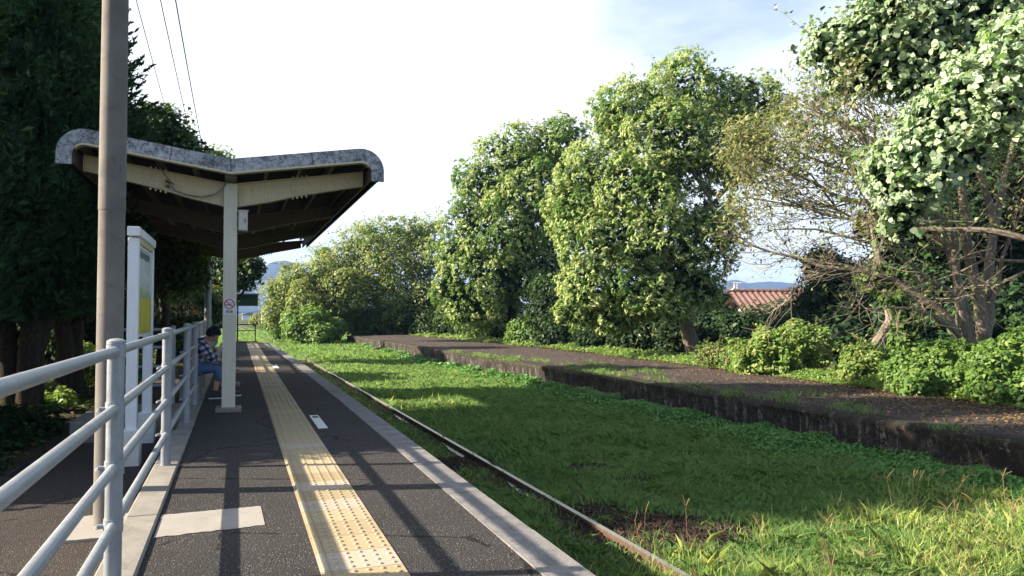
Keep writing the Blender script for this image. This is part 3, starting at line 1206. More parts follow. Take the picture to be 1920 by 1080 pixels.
# cable clipped under the first beam
pts = [(-.93, 12.0, 3.29), (-.85, 12.0, 3.2), (-.7, 11.99, 3.15), (-.5, 11.99, 3.13), (-.33, 11.99, 3.17), (-.22, 11.99, 3.25), (-.16, 11.99, 3.36), (-.15, 12.0, 3.46)]
MB().tube(pts, .013, 8).build('conduit', 'cable_grey', sh, True)
mb = MB()
for i in range(5):
    x, z = -.95 + random.uniform(-.05, .06), 3.29 + random.uniform(-.06, .04)
    mb.tube([(x, 11.985, z), (x + random.uniform(-.03, .05), 11.96, z + random.uniform(-.02, .05)), (x + .05, 11.985, z - .02)], .008, 5)
mb.build('cable_joint', 'cable_black', sh)
# electrical box on the column
eb = empty('electrical_box', (.075, 12.0, 2.66), 'small pale metal electrical box on the side of the front shelter column', 'box')
MB().box((.075, 12.02, 2.80), (.13, .16, .29), bev=.006).box((.075, 12.02, 2.953), (.15, .185, .012)).build('body', 'box_paint', eb)
MB().box((.075, 11.934, 2.80), (.112, .01, .265), bev=.002).build('door', 'box_paint', eb)
MB().box((.10, 11.925, 2.80), (.012, .012, .06)).build('handle', 'dark_metal', eb)
# no smoking sign
simple('sign_white', (.70, .69, .66), .5, 0, .05)
simple('sign_red', (.45, .035, .06), .5, 0, .1)
simple('sign_black', (.04, .035, .045), .5)
SY = 11.985
ns = empty('no_smoking_sign', (-.1, SY, 1.48), 'small no smoking sign with a red ring on the front shelter column', 'sign')
MB().box((-.1, SY, 1.535), (.165, .004, .235)).build('plate', 'sign_white', ns)
mb = MB()
cz, R1, R0 = 1.575, .074, .060
for i in range(40):
    a, b = 2 * PI * i / 40, 2 * PI * (i + 1) / 40
    P = [(-.1 + r * math.cos(t), cz + r * math.sin(t)) for r, t in ((R1, a), (R1, b), (R0, b), (R0, a))]
    mb.prism(P, 'y', SY - .0055, SY - .0021)
mb.box((-.1, SY - .0062, cz), (.13, .0026, .012), ry=PI / 4)
mb.build('red_ring', 'sign_red', ns)
mb = MB()
mb.box((-.115, SY - .0042, cz - .012), (.07, .003, .014))
mb.box((-.066, SY - .0042, cz - .012), (.010, .003, .014))
for k in range(3):
    mb.box((-.072 + k * .010, SY - .0042, cz + .012 + k * .009), (.022, .003, .005), ry=-.5 + k * .4)
mb.build('cigarette', 'sign_black', ns)
try:
    cu = D.curves.new('lettering', 'FONT')
    cu.body = '禁煙'
    cu.size = .05
    cu.align_x = 'CENTER'
    cu.extrude = .001
    to = D.objects.new('lettering', cu)
    COL.objects.link(to)
    bpy.context.view_layer.update()
    me = D.meshes.new_from_object(to.evaluated_get(bpy.context.evaluated_depsgraph_get()))
    D.objects.remove(to)
    me.transform(Matrix.Translation((-.1, SY - .004, 1.443)) @ Matrix.Rotation(PI / 2, 4, 'X'))
    me.materials.clear()
    link_mesh('lettering', me, 'sign_black', ns)
except Exception as e:
    print('no lettering', e)

# ================================================================ NOTICE BOARD
nb = empty('notice_board', (-1.11, 10.5, -.27), 'tall white framed notice board with a yellow lower panel beside the pole', 'notice board')
YA, YB = 9.68, 11.30
for y in (YA, YB):
    po = MB().box((-1.11, y, 1.1), (.115, .115, 2.4), bev=.006).build('post', 'white_paint', nb)
    MB().box((-1.11, y, -.08), (.20, .22, .42), bev=.01).build('footing', 'footing_white', po)
MB().box((-1.105, (YA + YB) / 2, 2.37), (.135, YB - YA + .2, .11), bev=.01).build('top_beam', 'white_paint', nb)
MB().box((-1.11, (YA + YB) / 2, 2.29), (.11, YB - YA - .12, .09), bev=.004).build('lintel', 'cream_paint', nb)


def mk_poster():
    m, t = new_mat('poster')
    sp = t.node('ShaderNodeSeparateXYZ')
    t.link(t.pos, sp.inputs[0])
    z = t.math('ADD', sp.outputs[2], t.math('MULTIPLY', t.math('SUBTRACT', t.noise(t.pos, 3.5, 6, .7), .5), .22))
    f = t.mapr(z, 1.0, 2.25)
    c = t.ramp(f, [(.0, (.16, .24, .07)), (.22, (.22, .30, .11)), (.40, (.25, .34, .15)), (.52, (.34, .42, .24)), (.60, (.55, .60, .58)), (.68, (.60, .66, .72)), (.8, (.58, .64, .70)), (1, (.40, .45, .52))])
    n = t.noise(t.scaled(t.pos, (1, 1, 4)), 5, 6, .7)
    c = t.mix(t.math('MULTIPLY', t.mapr(n, .5, .65), .35), c, (.18, .25, .12))
    setp(t, c, .25, 0, .5)


mk_poster()
simple('poster_yellow', (.52, .44, .03), .35, 0, .22, 4)
simple('ink', (.05, .06, .08), .6)
MB().box((-1.10, (YA + YB) / 2, 1.70), (.05, YB - YA - .13, 1.08)).build('panel', 'white_paint', nb)
MB().box((-1.072, (YA + YB) / 2, 1.72), (.006, YB - YA - .22, .98)).build('poster', 'poster', nb)
MB().box((-1.067, (YA + YB) / 2 - .02, 1.41), (.006, YB - YA - .24, .42)).build('yellow_poster', 'poster_yellow', nb)
mb = MB()
yy = YA + .3
for i in range(6):
    w = random.uniform(.10, .15)
    mb.box((-1.067, yy, 2.13), (.005, w * .7, random.uniform(.05, .085)))
    yy += .17
mb.build('title_marks', 'ink', nb)

# ================================================================ BENCH
be = empty('bench', (-.72, 15.0, 0), 'long wooden bench under the shelter where the person sits', 'bench')
mb = MB()
for i in range(3):
    mb.box((-.86 + i * .135, 15.0, .435), (.12, 3.0, .03), bev=.005)
mb.build('seat', 'wood_bench', be)
for y in (13.75, 15.0, 16.25):
    MB().box((-.72, y, .21), (.30, .06, .42), bev=.006).build('leg', 'concrete', be)


# ================================================================ PERSON
def mk_plaid():
    m, t = new_mat('plaid')
    uv = t.node('ShaderNodeSeparateXYZ')
    t.link(t.pos, uv.inputs[0])
    lean = t.math('ADD', uv.outputs[2], t.math('MULTIPLY', uv.outputs[0], -.45))
    hor = t.math('ADD', t.math('MULTIPLY', uv.outputs[0], .9), t.math('MULTIPLY', uv.outputs[1], 1.0))
    hor = t.math('ADD', hor, t.math('MULTIPLY', uv.outputs[2], .35))

    def stripe(x, p):
        f = t.math('FRACT', t.math('DIVIDE', x, p))
        return t.math('GREATER_THAN', t.math('ABSOLUTE', t.math('SUBTRACT', f, .5)), .25)
    a, b = stripe(lean, .105), stripe(hor, .105)
    s = t.math('MULTIPLY', t.math('ADD', a, b), .5)
    c = t.ramp(s, [(0, (.42, .44, .50)), (.5, (.085, .10, .17)), (1, (.018, .022, .05))])
    setp(t, c, .85, 0, .2)


mk_plaid()
simple('denim', (.060, .105, .21), .85, 0, .25, 12)
simple('skin', (.36, .21, .14), .55, 0, .08)
simple('hair', (.012, .011, .012), .5, 0, .3, 30)
simple('shoe_black', (.018, .018, .02), .6)
simple('shoe_sole', (.6, .6, .58), .6)


def skin_mesh(name, verts, edges, radii, mat, parent, root=0, levels=1):
    me = D.meshes.new(name)
    me.from_pydata([tuple(v) for v in verts], edges, [])
    o = D.objects.new(name, me)
    COL.objects.link(o)
    sm = o.modifiers.new('skin', 'SKIN')
    sm.use_smooth_shade = True
    for i, r in enumerate(radii):
        sv = me.skin_vertices[0].data[i]
        sv.radius = r if isinstance(r, tuple) else (r, r)
        sv.use_root = (i == root)
    o.modifiers.new('sub', 'SUBSURF').levels = levels
    o.modifiers['sub'].render_levels = levels
    dg = bpy.context.evaluated_depsgraph_get()
    dg.update()
    m2 = D.meshes.new_from_object(o.evaluated_get(dg))
    D.objects.remove(o)
    m2.materials.clear()
    m2.name = name
    return link_mesh(name, m2, mat, parent)


PYP = 14.05
per_ = empty('person', (-.72, PYP, 0), 'person in a plaid shirt and blue cropped trousers hunched forward on the bench', 'person')


def build_person(per_, x0, y0):
    def W(x, y, z):
        return (x0 + x, y0 + y, z)
    # joints: x forward (towards the track), y sideways (- is nearer the camera)
    V, E, Rr = [], [], []

    def add(p, r, par=None):
        V.append(W(*p))
        Rr.append(r)
        if par is not None:
            E.append((par, len(V) - 1))
        return len(V) - 1
    pel = add((0, 0, .54), (.15, .11))
    sp1 = add((.05, 0, .70), (.145, .10), pel)
    sp2 = add((.14, 0, .86), (.16, .10), sp1)
    nk0 = add((.215, 0, .965), (.10, .075), sp2)
    nk = add((.275, 0, 1.005), .052, nk0)
    hd1 = add((.335, 0, 1.03), (.072, .085), nk)
    hd2 = add((.37, 0, 1.085), (.078, .095), hd1)
    hd3 = add((.37, 0, 1.14), (.06, .07), hd2)
    add((.44, 0, 1.015), .013, hd1)     # nose
    add((.395, 0, .965), .030, hd1)      # chin
    for s in (-1, 1):
        hip = add((.06, s * .10, .52), .088, pel)
        kn = add((.44, s * .15, .50), .062, hip)
        kx = .44 if s < 0 else .52
        cf = add((kx - .01, s * .16, .32), .052, kn)
        an = add((kx - .05 + (.12 if s > 0 else 0), s * .17, .10), .036, cf)
        ft = add((kx + .08 + (.12 if s > 0 else 0), s * .18, .045), .035, an)
        shd = add((.20, s * .185, .925), .062, nk0)
        el = add((.34, s * .235, .70), .045, shd)
        wr = add((.52, s * .09, .62), .030, el)
        pm = add((.57, s * .06, .60), (.032, .018), wr)
        for k, (dy, ln) in enumerate(((-.024, .045), (-.008, .055), (.008, .050), (.024, .040))):
            f1 = add((.60, s * .06 + dy, .585), .0085, pm)
            add((.60 + ln * .5, s * .06 + dy * 1.1, .55 - ln * .3), .0075, f1)
        th = add((.56, s * .06 - s * .036, .585), .010, pm)
        add((.585, s * .06 - s * .045, .555), .008, th)
        add((.335, s * .085, 1.05), .018, hd1)   # ear
    skin_mesh('body', V, E, Rr, 'skin', per_, 0, 2)
    V, E, Rr = [], [], []
    pel = add((-.03, 0, .50), (.165, .135))
    s1 = add((.02, 0, .67), (.19, .165), pel)
    s2 = add((.11, 0, .85), (.19, .15), s1)
    n0 = add((.195, 0, .955), (.115, .09), s2)
    n1 = add((.235, 0, .99), (.070, .062), n0)
    for s in (-1, 1):
        sh_ = add((.18, s * .20, .915), .082, n0)
        ub = add((.25, s * .235, .81), .076, sh_)
        el = add((.33, s * .245, .69), .070, ub)
        add((.43, s * .17, .655), .056, el)
    skin_mesh('shirt', V, E, Rr, 'plaid', per_, 0, 2)
    V, E, Rr = [], [], []
    pel = add((-.02, 0, .505), (.165, .115))
    for s in (-1, 1):
        hp = add((.10, s * .11, .505), .108, pel)
        kn = add((.43, s * .155, .505), .088, hp)
        kx = .44 if s < 0 else .52
        add((kx + .01, s * .16, .40), .080, kn)
        add((kx, s * .16, .27), .076, len(V) - 1)
    skin_mesh('trousers', V, E, Rr, 'denim', per_, 0, 2)
    # hair: shaggy cap of short locks
    hc = np.array(W(.355, 0, 1.10))
    n = 1500
    d = unit(rng.normal(size=(n, 3)))
    d = d[((d[:, 0] < .1) & (d[:, 2] > -.75)) | (d[:, 2] > -.25)]
    P = hc + d * np.array([.112, .10, .105])
    V6 = leaves(P, unit(d + rng.normal(size=d.shape) * .35), np.full(len(d), .055), np.full(len(d), .03), 4)
    raw_mesh('hair', V6, 4, 'hair', per_)
    for s in (-1, 1):
        kx = (.44 if s < 0 else .52) - .05 + (.12 if s > 0 else 0)
        mb = MB()
        pr = [(-.09, .02), (.20, .02), (.215, .045), (.19, .075), (.10, .095), (.05, .14), (-.07, .15), (-.095, .07)]
        bm_ = [(x0 + kx + a, b) for a, b in pr]
        mb.prism(bm_, 'y', y0 + s * .175 - .045, y0 + s * .175 + .045)
        so_ = mb.build('shoe', 'shoe_black', per_)
        MB().box((x0 + kx + .06, y0 + s * .175, .013), (.32, .105, .024), bev=.01).build('sole', 'shoe_sole', so_)


build_person(per_, -.72, PYP)

# ================================================================ FAR THINGS
# green canopy by the far gate
gc = empty('gate_canopy', (.4, 40.4, 0), 'small far canopy with a dark green board under a pale roof edge', 'canopy')
a = at(449, 576, 38.4)
simple('green_board', (.02, .06, .03), .6)
MB().box((.42, 40.4, 2.05), (1.15, .12, .55)).build('board', 'green_board', gc)
MB().box((.40, 40.6, 2.36), (1.3, .9, .06)).build('roof', 'concrete', gc)
for x in (-.15, .15):
    MB().box((x - .1, 40.6, 1.0), (.07, .07, 2.7)).build('post', 'dark_metal', gc)
# striped marker
sm_ = empty('marker_post', tuple(at(491.5, 606, 95)), 'slim white banded marker post beside the distant track', 'post')
b = at(491.5, 606, 95)
t_ = at(491.5, 581, 95)
MB().tube([b, t_], .08, 8).build('shaft', 'white_paint', sm_)
mb = MB()
for k in range(4):
    zz = b[2] + (t_[2] - b[2]) * (.12 + .22 * k)
    mb.tube([(b[0], b[1], zz), (b[0], b[1], zz + .16)], .095, 8)
mb.build('bands', 'sign_black', sm_)
# red tiled house
def mk_tile():
    m, t = new_mat('roof_tile')
    n = t.noise(t.pos, 1.2, 6, .7)
    c = t.ramp(n, [(.3, (.13, .07, .056)), (.6, (.19, .112, .09)), (.8, (.19, .135, .118))])
    setp(t, c, .75, 0, .3)


mk_tile()
simple('house_wall', (.5, .46, .40), .8, 0, .15, 1)
HZ = 66
rl, rr = at(1362, 546, HZ), at(1512, 546, HZ)
hd = unit((rr - rl)[None])[0]
hn = np.array([hd[1], -hd[0], 0])  # towards the viewer
hb = (rl + rr) / 2
hs = empty('tiled_house', (hb[0], hb[1], -1), 'house with an orange red tiled roof glimpsed between the trees', 'house')
Lh = np.linalg.norm(rr - rl)
mb = MB()
vs, fs = [], []
nU = int(Lh / .07)
rows = 14
slope = .42
hh = rl[2]
for j in range(rows + 1):
    dn = j * .42
    for i in range(nU + 1):
        s = i / nU * Lh
        w = .055 * math.cos(2 * PI * s / .50)
        p = rl + hd * s + hn * dn
        for q in (0, 1):
            st = .035 * (1 if q else 0)
            vs.append((p[0], p[1], hh - dn * slope + w + st - .02))
row = (nU + 1)
for j in range(rows):
    for i in range(nU):
        a = ((j * row) + i) * 2 + 1
        b = (((j + 1) * row) + i) * 2
        fs.append((a, a + 2, b + 2, b))
        c = (((j + 1) * row) + i) * 2 + 1
        fs.append((b, b + 2, c + 2, c))
mb.add(vs, fs)
rf = mb.build('roof', 'roof_tile', hs, True, recalc=False)
mb = MB()
nr = int(Lh / .5)
for i in range(nr):
    p = rl + hd * (i + .5) * Lh / nr
    mb.tube([p + np.array([0, 0, .02]) - hd * .27, p + np.array([0, 0, .04]) + hd * .27], [.16, .19], 8)
mb.build('ridge', 'roof_tile', rf, True)
P0 = rl - hn * 5.5
mb = MB()
mb.add([rl, rr, rr - hn * 5.8 - [0, 0, 2.4], rl - hn * 5.8 - [0, 0, 2.4]], [(0, 1, 2, 3)])
mb.build('back_slope', 'roof_tile', rf)
mb = MB()
q0, q1, q2, q3 = rl + hn * 5.0 + hd * 1.6, rr + hn * 5.0 - hd, rr - hn * 5.0 - hd, rl - hn * 5.0 + hd * 1.6
for a, b in ((q0, q1), (q1, q2), (q2, q3), (q3, q0)):
    mb.add([(a[0], a[1], -1), (b[0], b[1], -1), (b[0], b[1], hh - 2.45), (a[0], a[1], hh - 2.45)], [(0, 1, 2, 3)])
for e in (rl + hd * 1.6, rr - hd):
    mb.add([e + hn * 5.0 - [0, 0, 2.4], e - hn * 5.0 - [0, 0, 2.4], e - [0, 0, .22]], [(0, 1, 2)])
mb.build('wall', 'house_wall', hs)
# dish and aerial on the house
da = at(1371, 546, HZ)
ds = empty('satellite_dish', tuple(da), 'white satellite dish on the ridge of the orange tiled roof', 'dish')
dc = at(1371, 536.5, HZ - .3)
mb = MB()
vs = []
for i in range(4):
    r = .30 * i / 3
    for k in range(14):
        t = 2 * PI * k / 14
        o = hd * r * math.cos(t) + np.array([0, 0, 1]) * r * 1.1 * math.sin(t) - hn * (.10 * (1 - (r / .3) ** 2))
        vs.append(dc + o)
mb.add(vs, [(i * 14 + k, i * 14 + (k + 1) % 14, (i + 1) * 14 + (k + 1) % 14, (i + 1) * 14 + k) for i in range(3) for k in range(14)])
mb.build('bowl', 'white_paint', ds)
MB().tube([da, dc - hn * .1], .03, 6).build('mast', 'white_paint', ds)
aa = at(1382, 546, HZ)
an_ = empty('tv_aerial', tuple(aa), 'thin television aerial next to the white satellite dish', 'aerial')
at_ = at(1382, 530, HZ)
MB().tube([aa, at_], .025, 6).build('mast', 'white_paint', an_)
mb = MB()
mb.tube([at_ - hd * .35, at_ + hd * .35], .02, 5)
for k in range(-2, 3):
    mb.tube([at_ + hd * k * .15 - hn * .2, at_ + hd * k * .15 + hn * .2], .014, 4)
mb.build('elements', 'white_paint', an_)
# small far houses down the line
for (u, v0, v1, z, w, lab) in ((467, 586, 598, 190, 3.2, 'tiny white house far down the railway line'), (480, 588, 597, 230, 7, 'far grey roofed house low behind the distant bushes')):
    p = at(u, v1, z)
    q = at(u, v0, z)
    h = q[2] - p[2]
    ho = empty('far_house', tuple(p), lab, 'house')
    MB().box((p[0], p[1] + 3, p[2] + h * .35), (w, 6, h * .7 + .6)).build('wall', 'white_paint' if u < 470 else 'house_wall', ho)
    MB().prism([(p[0] - w * .6, p[2] + h * .65), (p[0] + w * .6, p[2] + h * .65), (p[0], p[2] + h * 1.05)], 'y', p[1] - .3, p[1] + 6.3).build('roof', 'concrete' if u < 470 else 'brown_and_shade_steel', ho)
    MB().box((p[0] + w * .1, p[1] - .02, p[2] + h * .35), (w * .2, .06, h * .25)).build('window', 'dark_metal', ho)


# hills
def mk_hill():
    m, t = new_mat('hill')
    n = t.noise(t.pos, .012, 8, .7)
    c = t.ramp(n, [(.3, (.014, .022, .024)), (.7, (.028, .038, .034))])
    setp(t, c, .95, 0, .1)


mk_hill()


def hill(name, peaks, dist, label=None):
    """range of hills: peaks (u, v, half width m) seen at a distance"""
    mb = MB()
    us = np.linspace(-200, 2200, 600)
    base = at(960, 586, dist)
    vs = []
    rows = 14
    for j in range(rows):
        d = dist * (1 + .9 * (j / (rows - 1) - .35))
        for u in us:
            p = at(u, 586, dist)
            z = 0
            for (pu, pv, hw) in peaks:
                pk = at(pu, pv, dist)
                dx = np.hypot(p[0] - pk[0], p[1] - pk[1]) / hw
                z = max(z, (pk[2]) * math.exp(-abs(dx) ** 2.6))
            prof = math.exp(-(((j / (rows - 1)) - .35) / .22) ** 2)
            z = z * prof * (1 + .006 * math.sin(u * .11) + .005 * math.sin(u * .29 + j)) - 6
            q = np.array([p[0], p[1]]) / np.hypot(p[0], p[1]) * d
            vs.append((q[0], q[1], z))
    n = len(us)
    mb.add(vs, [(j * n + i, j * n + i + 1, (j + 1) * n + i + 1, (j + 1) * n + i) for j in range(rows - 1) for i in range(n - 1)])
    o = mb.build(name, 'hill', None, True, recalc=False)
    tag(o, kind='structure')


hill('mountain', [(530, 490, 150), (400, 520, 300), (660, 520, 300), (830, 560, 500), (200, 540, 500), (1440, 528, 260), (1375, 524, 110), (1600, 530, 320), (1900, 520, 400)], 2600)
hill('hills', [(1440, 536, 60), (1500, 528, 70), (1650, 510, 110), (1900, 500, 200)], 620)

# ================================================================ TREES AND SHRUBS
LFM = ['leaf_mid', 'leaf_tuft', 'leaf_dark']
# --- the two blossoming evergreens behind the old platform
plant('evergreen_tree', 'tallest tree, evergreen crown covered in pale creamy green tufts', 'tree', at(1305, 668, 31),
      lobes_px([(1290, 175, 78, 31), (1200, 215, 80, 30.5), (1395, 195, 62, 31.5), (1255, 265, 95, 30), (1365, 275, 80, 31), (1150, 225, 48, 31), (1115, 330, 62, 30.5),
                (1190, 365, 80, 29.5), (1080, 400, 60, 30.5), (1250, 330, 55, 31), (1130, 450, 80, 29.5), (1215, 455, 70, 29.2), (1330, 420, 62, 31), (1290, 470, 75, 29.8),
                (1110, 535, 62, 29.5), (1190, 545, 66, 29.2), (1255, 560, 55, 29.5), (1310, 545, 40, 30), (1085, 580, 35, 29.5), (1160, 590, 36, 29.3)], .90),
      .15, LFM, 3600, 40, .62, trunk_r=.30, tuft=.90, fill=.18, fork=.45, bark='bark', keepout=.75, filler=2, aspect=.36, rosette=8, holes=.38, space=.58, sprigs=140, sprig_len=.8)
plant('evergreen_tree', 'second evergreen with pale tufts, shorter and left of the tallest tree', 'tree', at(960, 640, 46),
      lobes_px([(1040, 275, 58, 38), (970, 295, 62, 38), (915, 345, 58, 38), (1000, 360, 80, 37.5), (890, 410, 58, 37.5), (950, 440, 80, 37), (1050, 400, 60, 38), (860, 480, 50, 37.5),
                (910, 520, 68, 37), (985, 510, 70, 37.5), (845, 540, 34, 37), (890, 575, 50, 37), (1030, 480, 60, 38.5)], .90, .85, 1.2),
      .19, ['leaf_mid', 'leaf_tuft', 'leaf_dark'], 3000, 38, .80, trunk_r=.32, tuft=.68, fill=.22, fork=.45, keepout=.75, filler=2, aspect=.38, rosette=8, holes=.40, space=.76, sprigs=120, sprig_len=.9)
# --- looser yellowish trees further along
plant('broadleaf_tree', 'loose yellowish tree with airy top left of the tufted evergreens', 'tree', at(740, 632, 66),
      lobes_px([(740, 445, 42, 52), (690, 455, 44, 52), (790, 440, 36, 52.5), (650, 490, 40, 51.5), (720, 495, 52, 51), (790, 500, 46, 51), (680, 540, 44, 51), (745, 560, 50, 50.5), (800, 560, 40, 50.5), (610, 478, 22, 52)], .95, .85, 1.24),
      .23, ['leaf_yellowgreen', 'leaf_olive', 'leaf_mid'], 2600, 110, .92, trunk_r=.2, tuft=.4, fill=.16, filler=2, n_sub=14, holes=.3, space=.88, sprigs=160, sprig_len=1.3)
plant('broadleaf_tree', 'rounded yellow green tree at the far end of the tree row', 'tree', at(590, 640, 62),
      lobes_px([(600, 525, 40, 62), (560, 535, 36, 62), (530, 555, 30, 62), (640, 550, 44, 61), (585, 570, 40, 60.5), (530, 590, 26, 61), (515, 540, 16, 62.5), (612, 590, 32, 62)]),
      .23, ['leaf_yellowgreen', 'leaf_olive', 'leaf_mid'], 2600, 120, .8, trunk_r=.25, tuft=.35, fill=.22, filler=2, space=.75, sprigs=90, sprig_len=1.0)
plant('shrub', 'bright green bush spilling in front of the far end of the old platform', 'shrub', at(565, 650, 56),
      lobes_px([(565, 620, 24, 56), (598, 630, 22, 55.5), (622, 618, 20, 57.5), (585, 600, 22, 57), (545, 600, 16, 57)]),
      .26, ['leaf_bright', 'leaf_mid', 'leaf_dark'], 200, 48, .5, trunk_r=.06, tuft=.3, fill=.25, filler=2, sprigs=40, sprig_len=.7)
plant('shrub', 'dark bush with a shaded hollow where the far tree row begins', 'shrub', at(522, 632, 66),
      lobes_px([(515, 605, 16, 66), (530, 612, 16, 65), (520, 622, 12, 65)]), .26, ['leaf_mid', 'leaf_dark'], 90, 45, .5, trunk_r=.06, fill=.3)
plant('shrub', 'tan and green bush far down the right side of the track', 'shrub', at(485, 612, 100),
      lobes_px([(487, 598, 9, 100), (496, 602, 8, 99), (478, 603, 7, 101)]), .3, ['leaf_olive', 'leaf_yellowgreen'], 70, 40, .5, trunk_r=.06, tuft=.4, fill=.3)
# understory between the old platform and the trees
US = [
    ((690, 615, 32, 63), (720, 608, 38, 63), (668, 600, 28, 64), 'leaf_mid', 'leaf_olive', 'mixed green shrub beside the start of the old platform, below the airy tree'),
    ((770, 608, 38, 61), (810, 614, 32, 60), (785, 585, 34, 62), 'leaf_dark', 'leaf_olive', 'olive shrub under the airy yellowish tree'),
    ((850, 612, 34, 56), (880, 616, 32, 54), (865, 588, 36, 57), 'leaf_ivy_shade', 'leaf_mid', 'dark thicket under the shorter tufted evergreen'),
    ((920, 614, 32, 50), (945, 624, 24, 49), (930, 588, 36, 51), 'leaf_ivy_shade', 'leaf_dark', 'dark shrub with blade like leaves left of the pale round shrub'),
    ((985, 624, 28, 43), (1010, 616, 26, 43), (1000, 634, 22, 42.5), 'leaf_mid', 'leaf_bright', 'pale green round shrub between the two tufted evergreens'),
    ((1045, 600, 48, 40), (1050, 560, 55, 41), (1040, 630, 36, 39), 'leaf_ivy_shade', 'leaf_dark', 'dark ivy covered thicket between the trunks of the tufted evergreens'),
    ((1120, 630, 38, 36), (1170, 632, 36, 35), (1140, 600, 40, 37), 'leaf_ivy_shade', 'leaf_dark', 'shaded thicket under the left side of the tallest tree'),
    ((1225, 625, 36, 34.5), (1260, 635, 32, 34), (1230, 600, 30, 35), 'leaf_ivy_shade', 'leaf_olive', 'shaded bush with a few lit leaves left of the tallest tree trunk'),
    ((1330, 610, 40, 37), (1350, 640, 40, 36), (1320, 570, 36, 38), 'leaf_ivy_shade', 'leaf_dark', 'dark ivy bush right of the tallest tree trunk'),
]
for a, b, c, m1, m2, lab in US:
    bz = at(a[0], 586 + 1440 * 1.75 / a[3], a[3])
    plant('shrub', lab, 'shrub', (bz[0], bz[1], -.35), lobes_px([a, b, c]), .2, [m1, m2, 'leaf_ivy_shade'], 240, 46, .55, trunk_r=.05, tuft=.28, fill=.3, filler=2, sprigs=45, sprig_len=.8)

# --- backdrop right of the tallest tree, its deep shade put into dark leaves
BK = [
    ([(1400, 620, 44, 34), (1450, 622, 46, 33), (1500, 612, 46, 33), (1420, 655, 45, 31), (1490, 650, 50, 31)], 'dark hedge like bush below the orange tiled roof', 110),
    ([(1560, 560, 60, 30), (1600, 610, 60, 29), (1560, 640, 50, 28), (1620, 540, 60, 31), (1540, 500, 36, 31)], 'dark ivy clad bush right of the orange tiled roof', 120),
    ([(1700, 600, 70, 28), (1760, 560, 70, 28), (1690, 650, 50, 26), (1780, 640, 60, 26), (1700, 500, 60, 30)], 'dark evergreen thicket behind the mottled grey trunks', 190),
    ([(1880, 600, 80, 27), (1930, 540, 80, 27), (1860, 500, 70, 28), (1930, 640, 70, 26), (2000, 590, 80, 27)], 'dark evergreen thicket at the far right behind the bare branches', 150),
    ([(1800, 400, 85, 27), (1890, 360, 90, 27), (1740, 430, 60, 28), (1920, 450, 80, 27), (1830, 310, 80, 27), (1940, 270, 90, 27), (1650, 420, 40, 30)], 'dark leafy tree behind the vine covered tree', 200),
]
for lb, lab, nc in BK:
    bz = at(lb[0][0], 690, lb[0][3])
    plant('evergreen_tree' if 'leafy tree' in lab else 'shrub', lab, 'tree' if 'leafy tree' in lab else 'shrub', (bz[0], bz[1], -.4), lobes_px(lb), .22, ['leaf_ivy_shade', 'leaf_dark', 'leaf_ivy_shade'], nc * 2, 48, .6,
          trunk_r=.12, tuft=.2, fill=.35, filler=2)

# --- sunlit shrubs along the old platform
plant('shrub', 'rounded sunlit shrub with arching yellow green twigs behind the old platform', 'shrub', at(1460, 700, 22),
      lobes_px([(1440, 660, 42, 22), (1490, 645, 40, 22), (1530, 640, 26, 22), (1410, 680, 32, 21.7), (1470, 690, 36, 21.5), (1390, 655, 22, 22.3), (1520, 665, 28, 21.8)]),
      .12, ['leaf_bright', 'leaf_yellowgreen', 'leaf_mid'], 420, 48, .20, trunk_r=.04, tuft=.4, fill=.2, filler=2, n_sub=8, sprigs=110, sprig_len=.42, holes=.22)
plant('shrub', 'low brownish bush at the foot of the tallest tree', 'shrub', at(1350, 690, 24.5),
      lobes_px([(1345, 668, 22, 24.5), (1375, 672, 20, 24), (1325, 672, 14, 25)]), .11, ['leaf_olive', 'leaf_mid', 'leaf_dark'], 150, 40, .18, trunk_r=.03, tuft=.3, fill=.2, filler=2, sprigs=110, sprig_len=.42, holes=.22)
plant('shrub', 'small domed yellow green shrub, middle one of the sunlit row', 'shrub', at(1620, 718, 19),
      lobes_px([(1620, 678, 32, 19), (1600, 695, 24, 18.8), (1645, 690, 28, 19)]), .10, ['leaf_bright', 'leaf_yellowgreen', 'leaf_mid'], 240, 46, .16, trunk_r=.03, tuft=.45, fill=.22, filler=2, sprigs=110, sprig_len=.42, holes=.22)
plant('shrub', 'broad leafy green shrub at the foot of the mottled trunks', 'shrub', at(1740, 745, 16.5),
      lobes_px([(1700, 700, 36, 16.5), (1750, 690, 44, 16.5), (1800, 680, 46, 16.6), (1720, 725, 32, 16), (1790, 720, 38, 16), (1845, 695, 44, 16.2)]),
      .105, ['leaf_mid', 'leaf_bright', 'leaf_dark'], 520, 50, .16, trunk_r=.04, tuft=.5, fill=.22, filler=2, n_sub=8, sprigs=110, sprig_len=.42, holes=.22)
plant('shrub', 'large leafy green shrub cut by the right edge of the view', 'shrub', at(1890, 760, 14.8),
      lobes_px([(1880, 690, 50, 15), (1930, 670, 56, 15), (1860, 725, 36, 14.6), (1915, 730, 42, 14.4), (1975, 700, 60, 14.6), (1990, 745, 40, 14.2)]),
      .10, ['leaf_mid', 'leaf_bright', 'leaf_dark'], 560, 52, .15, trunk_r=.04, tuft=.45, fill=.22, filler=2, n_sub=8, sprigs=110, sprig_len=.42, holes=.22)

# --- the half bare tree with mottled trunks
TB = at(1848, 735, 17.3)
bt = empty('bare_tree', (TB[0], TB[1], -.35), 'half bare tree with several mottled trunks and sparse yellow leaves', 'tree')
mb = MB()
limbs = []


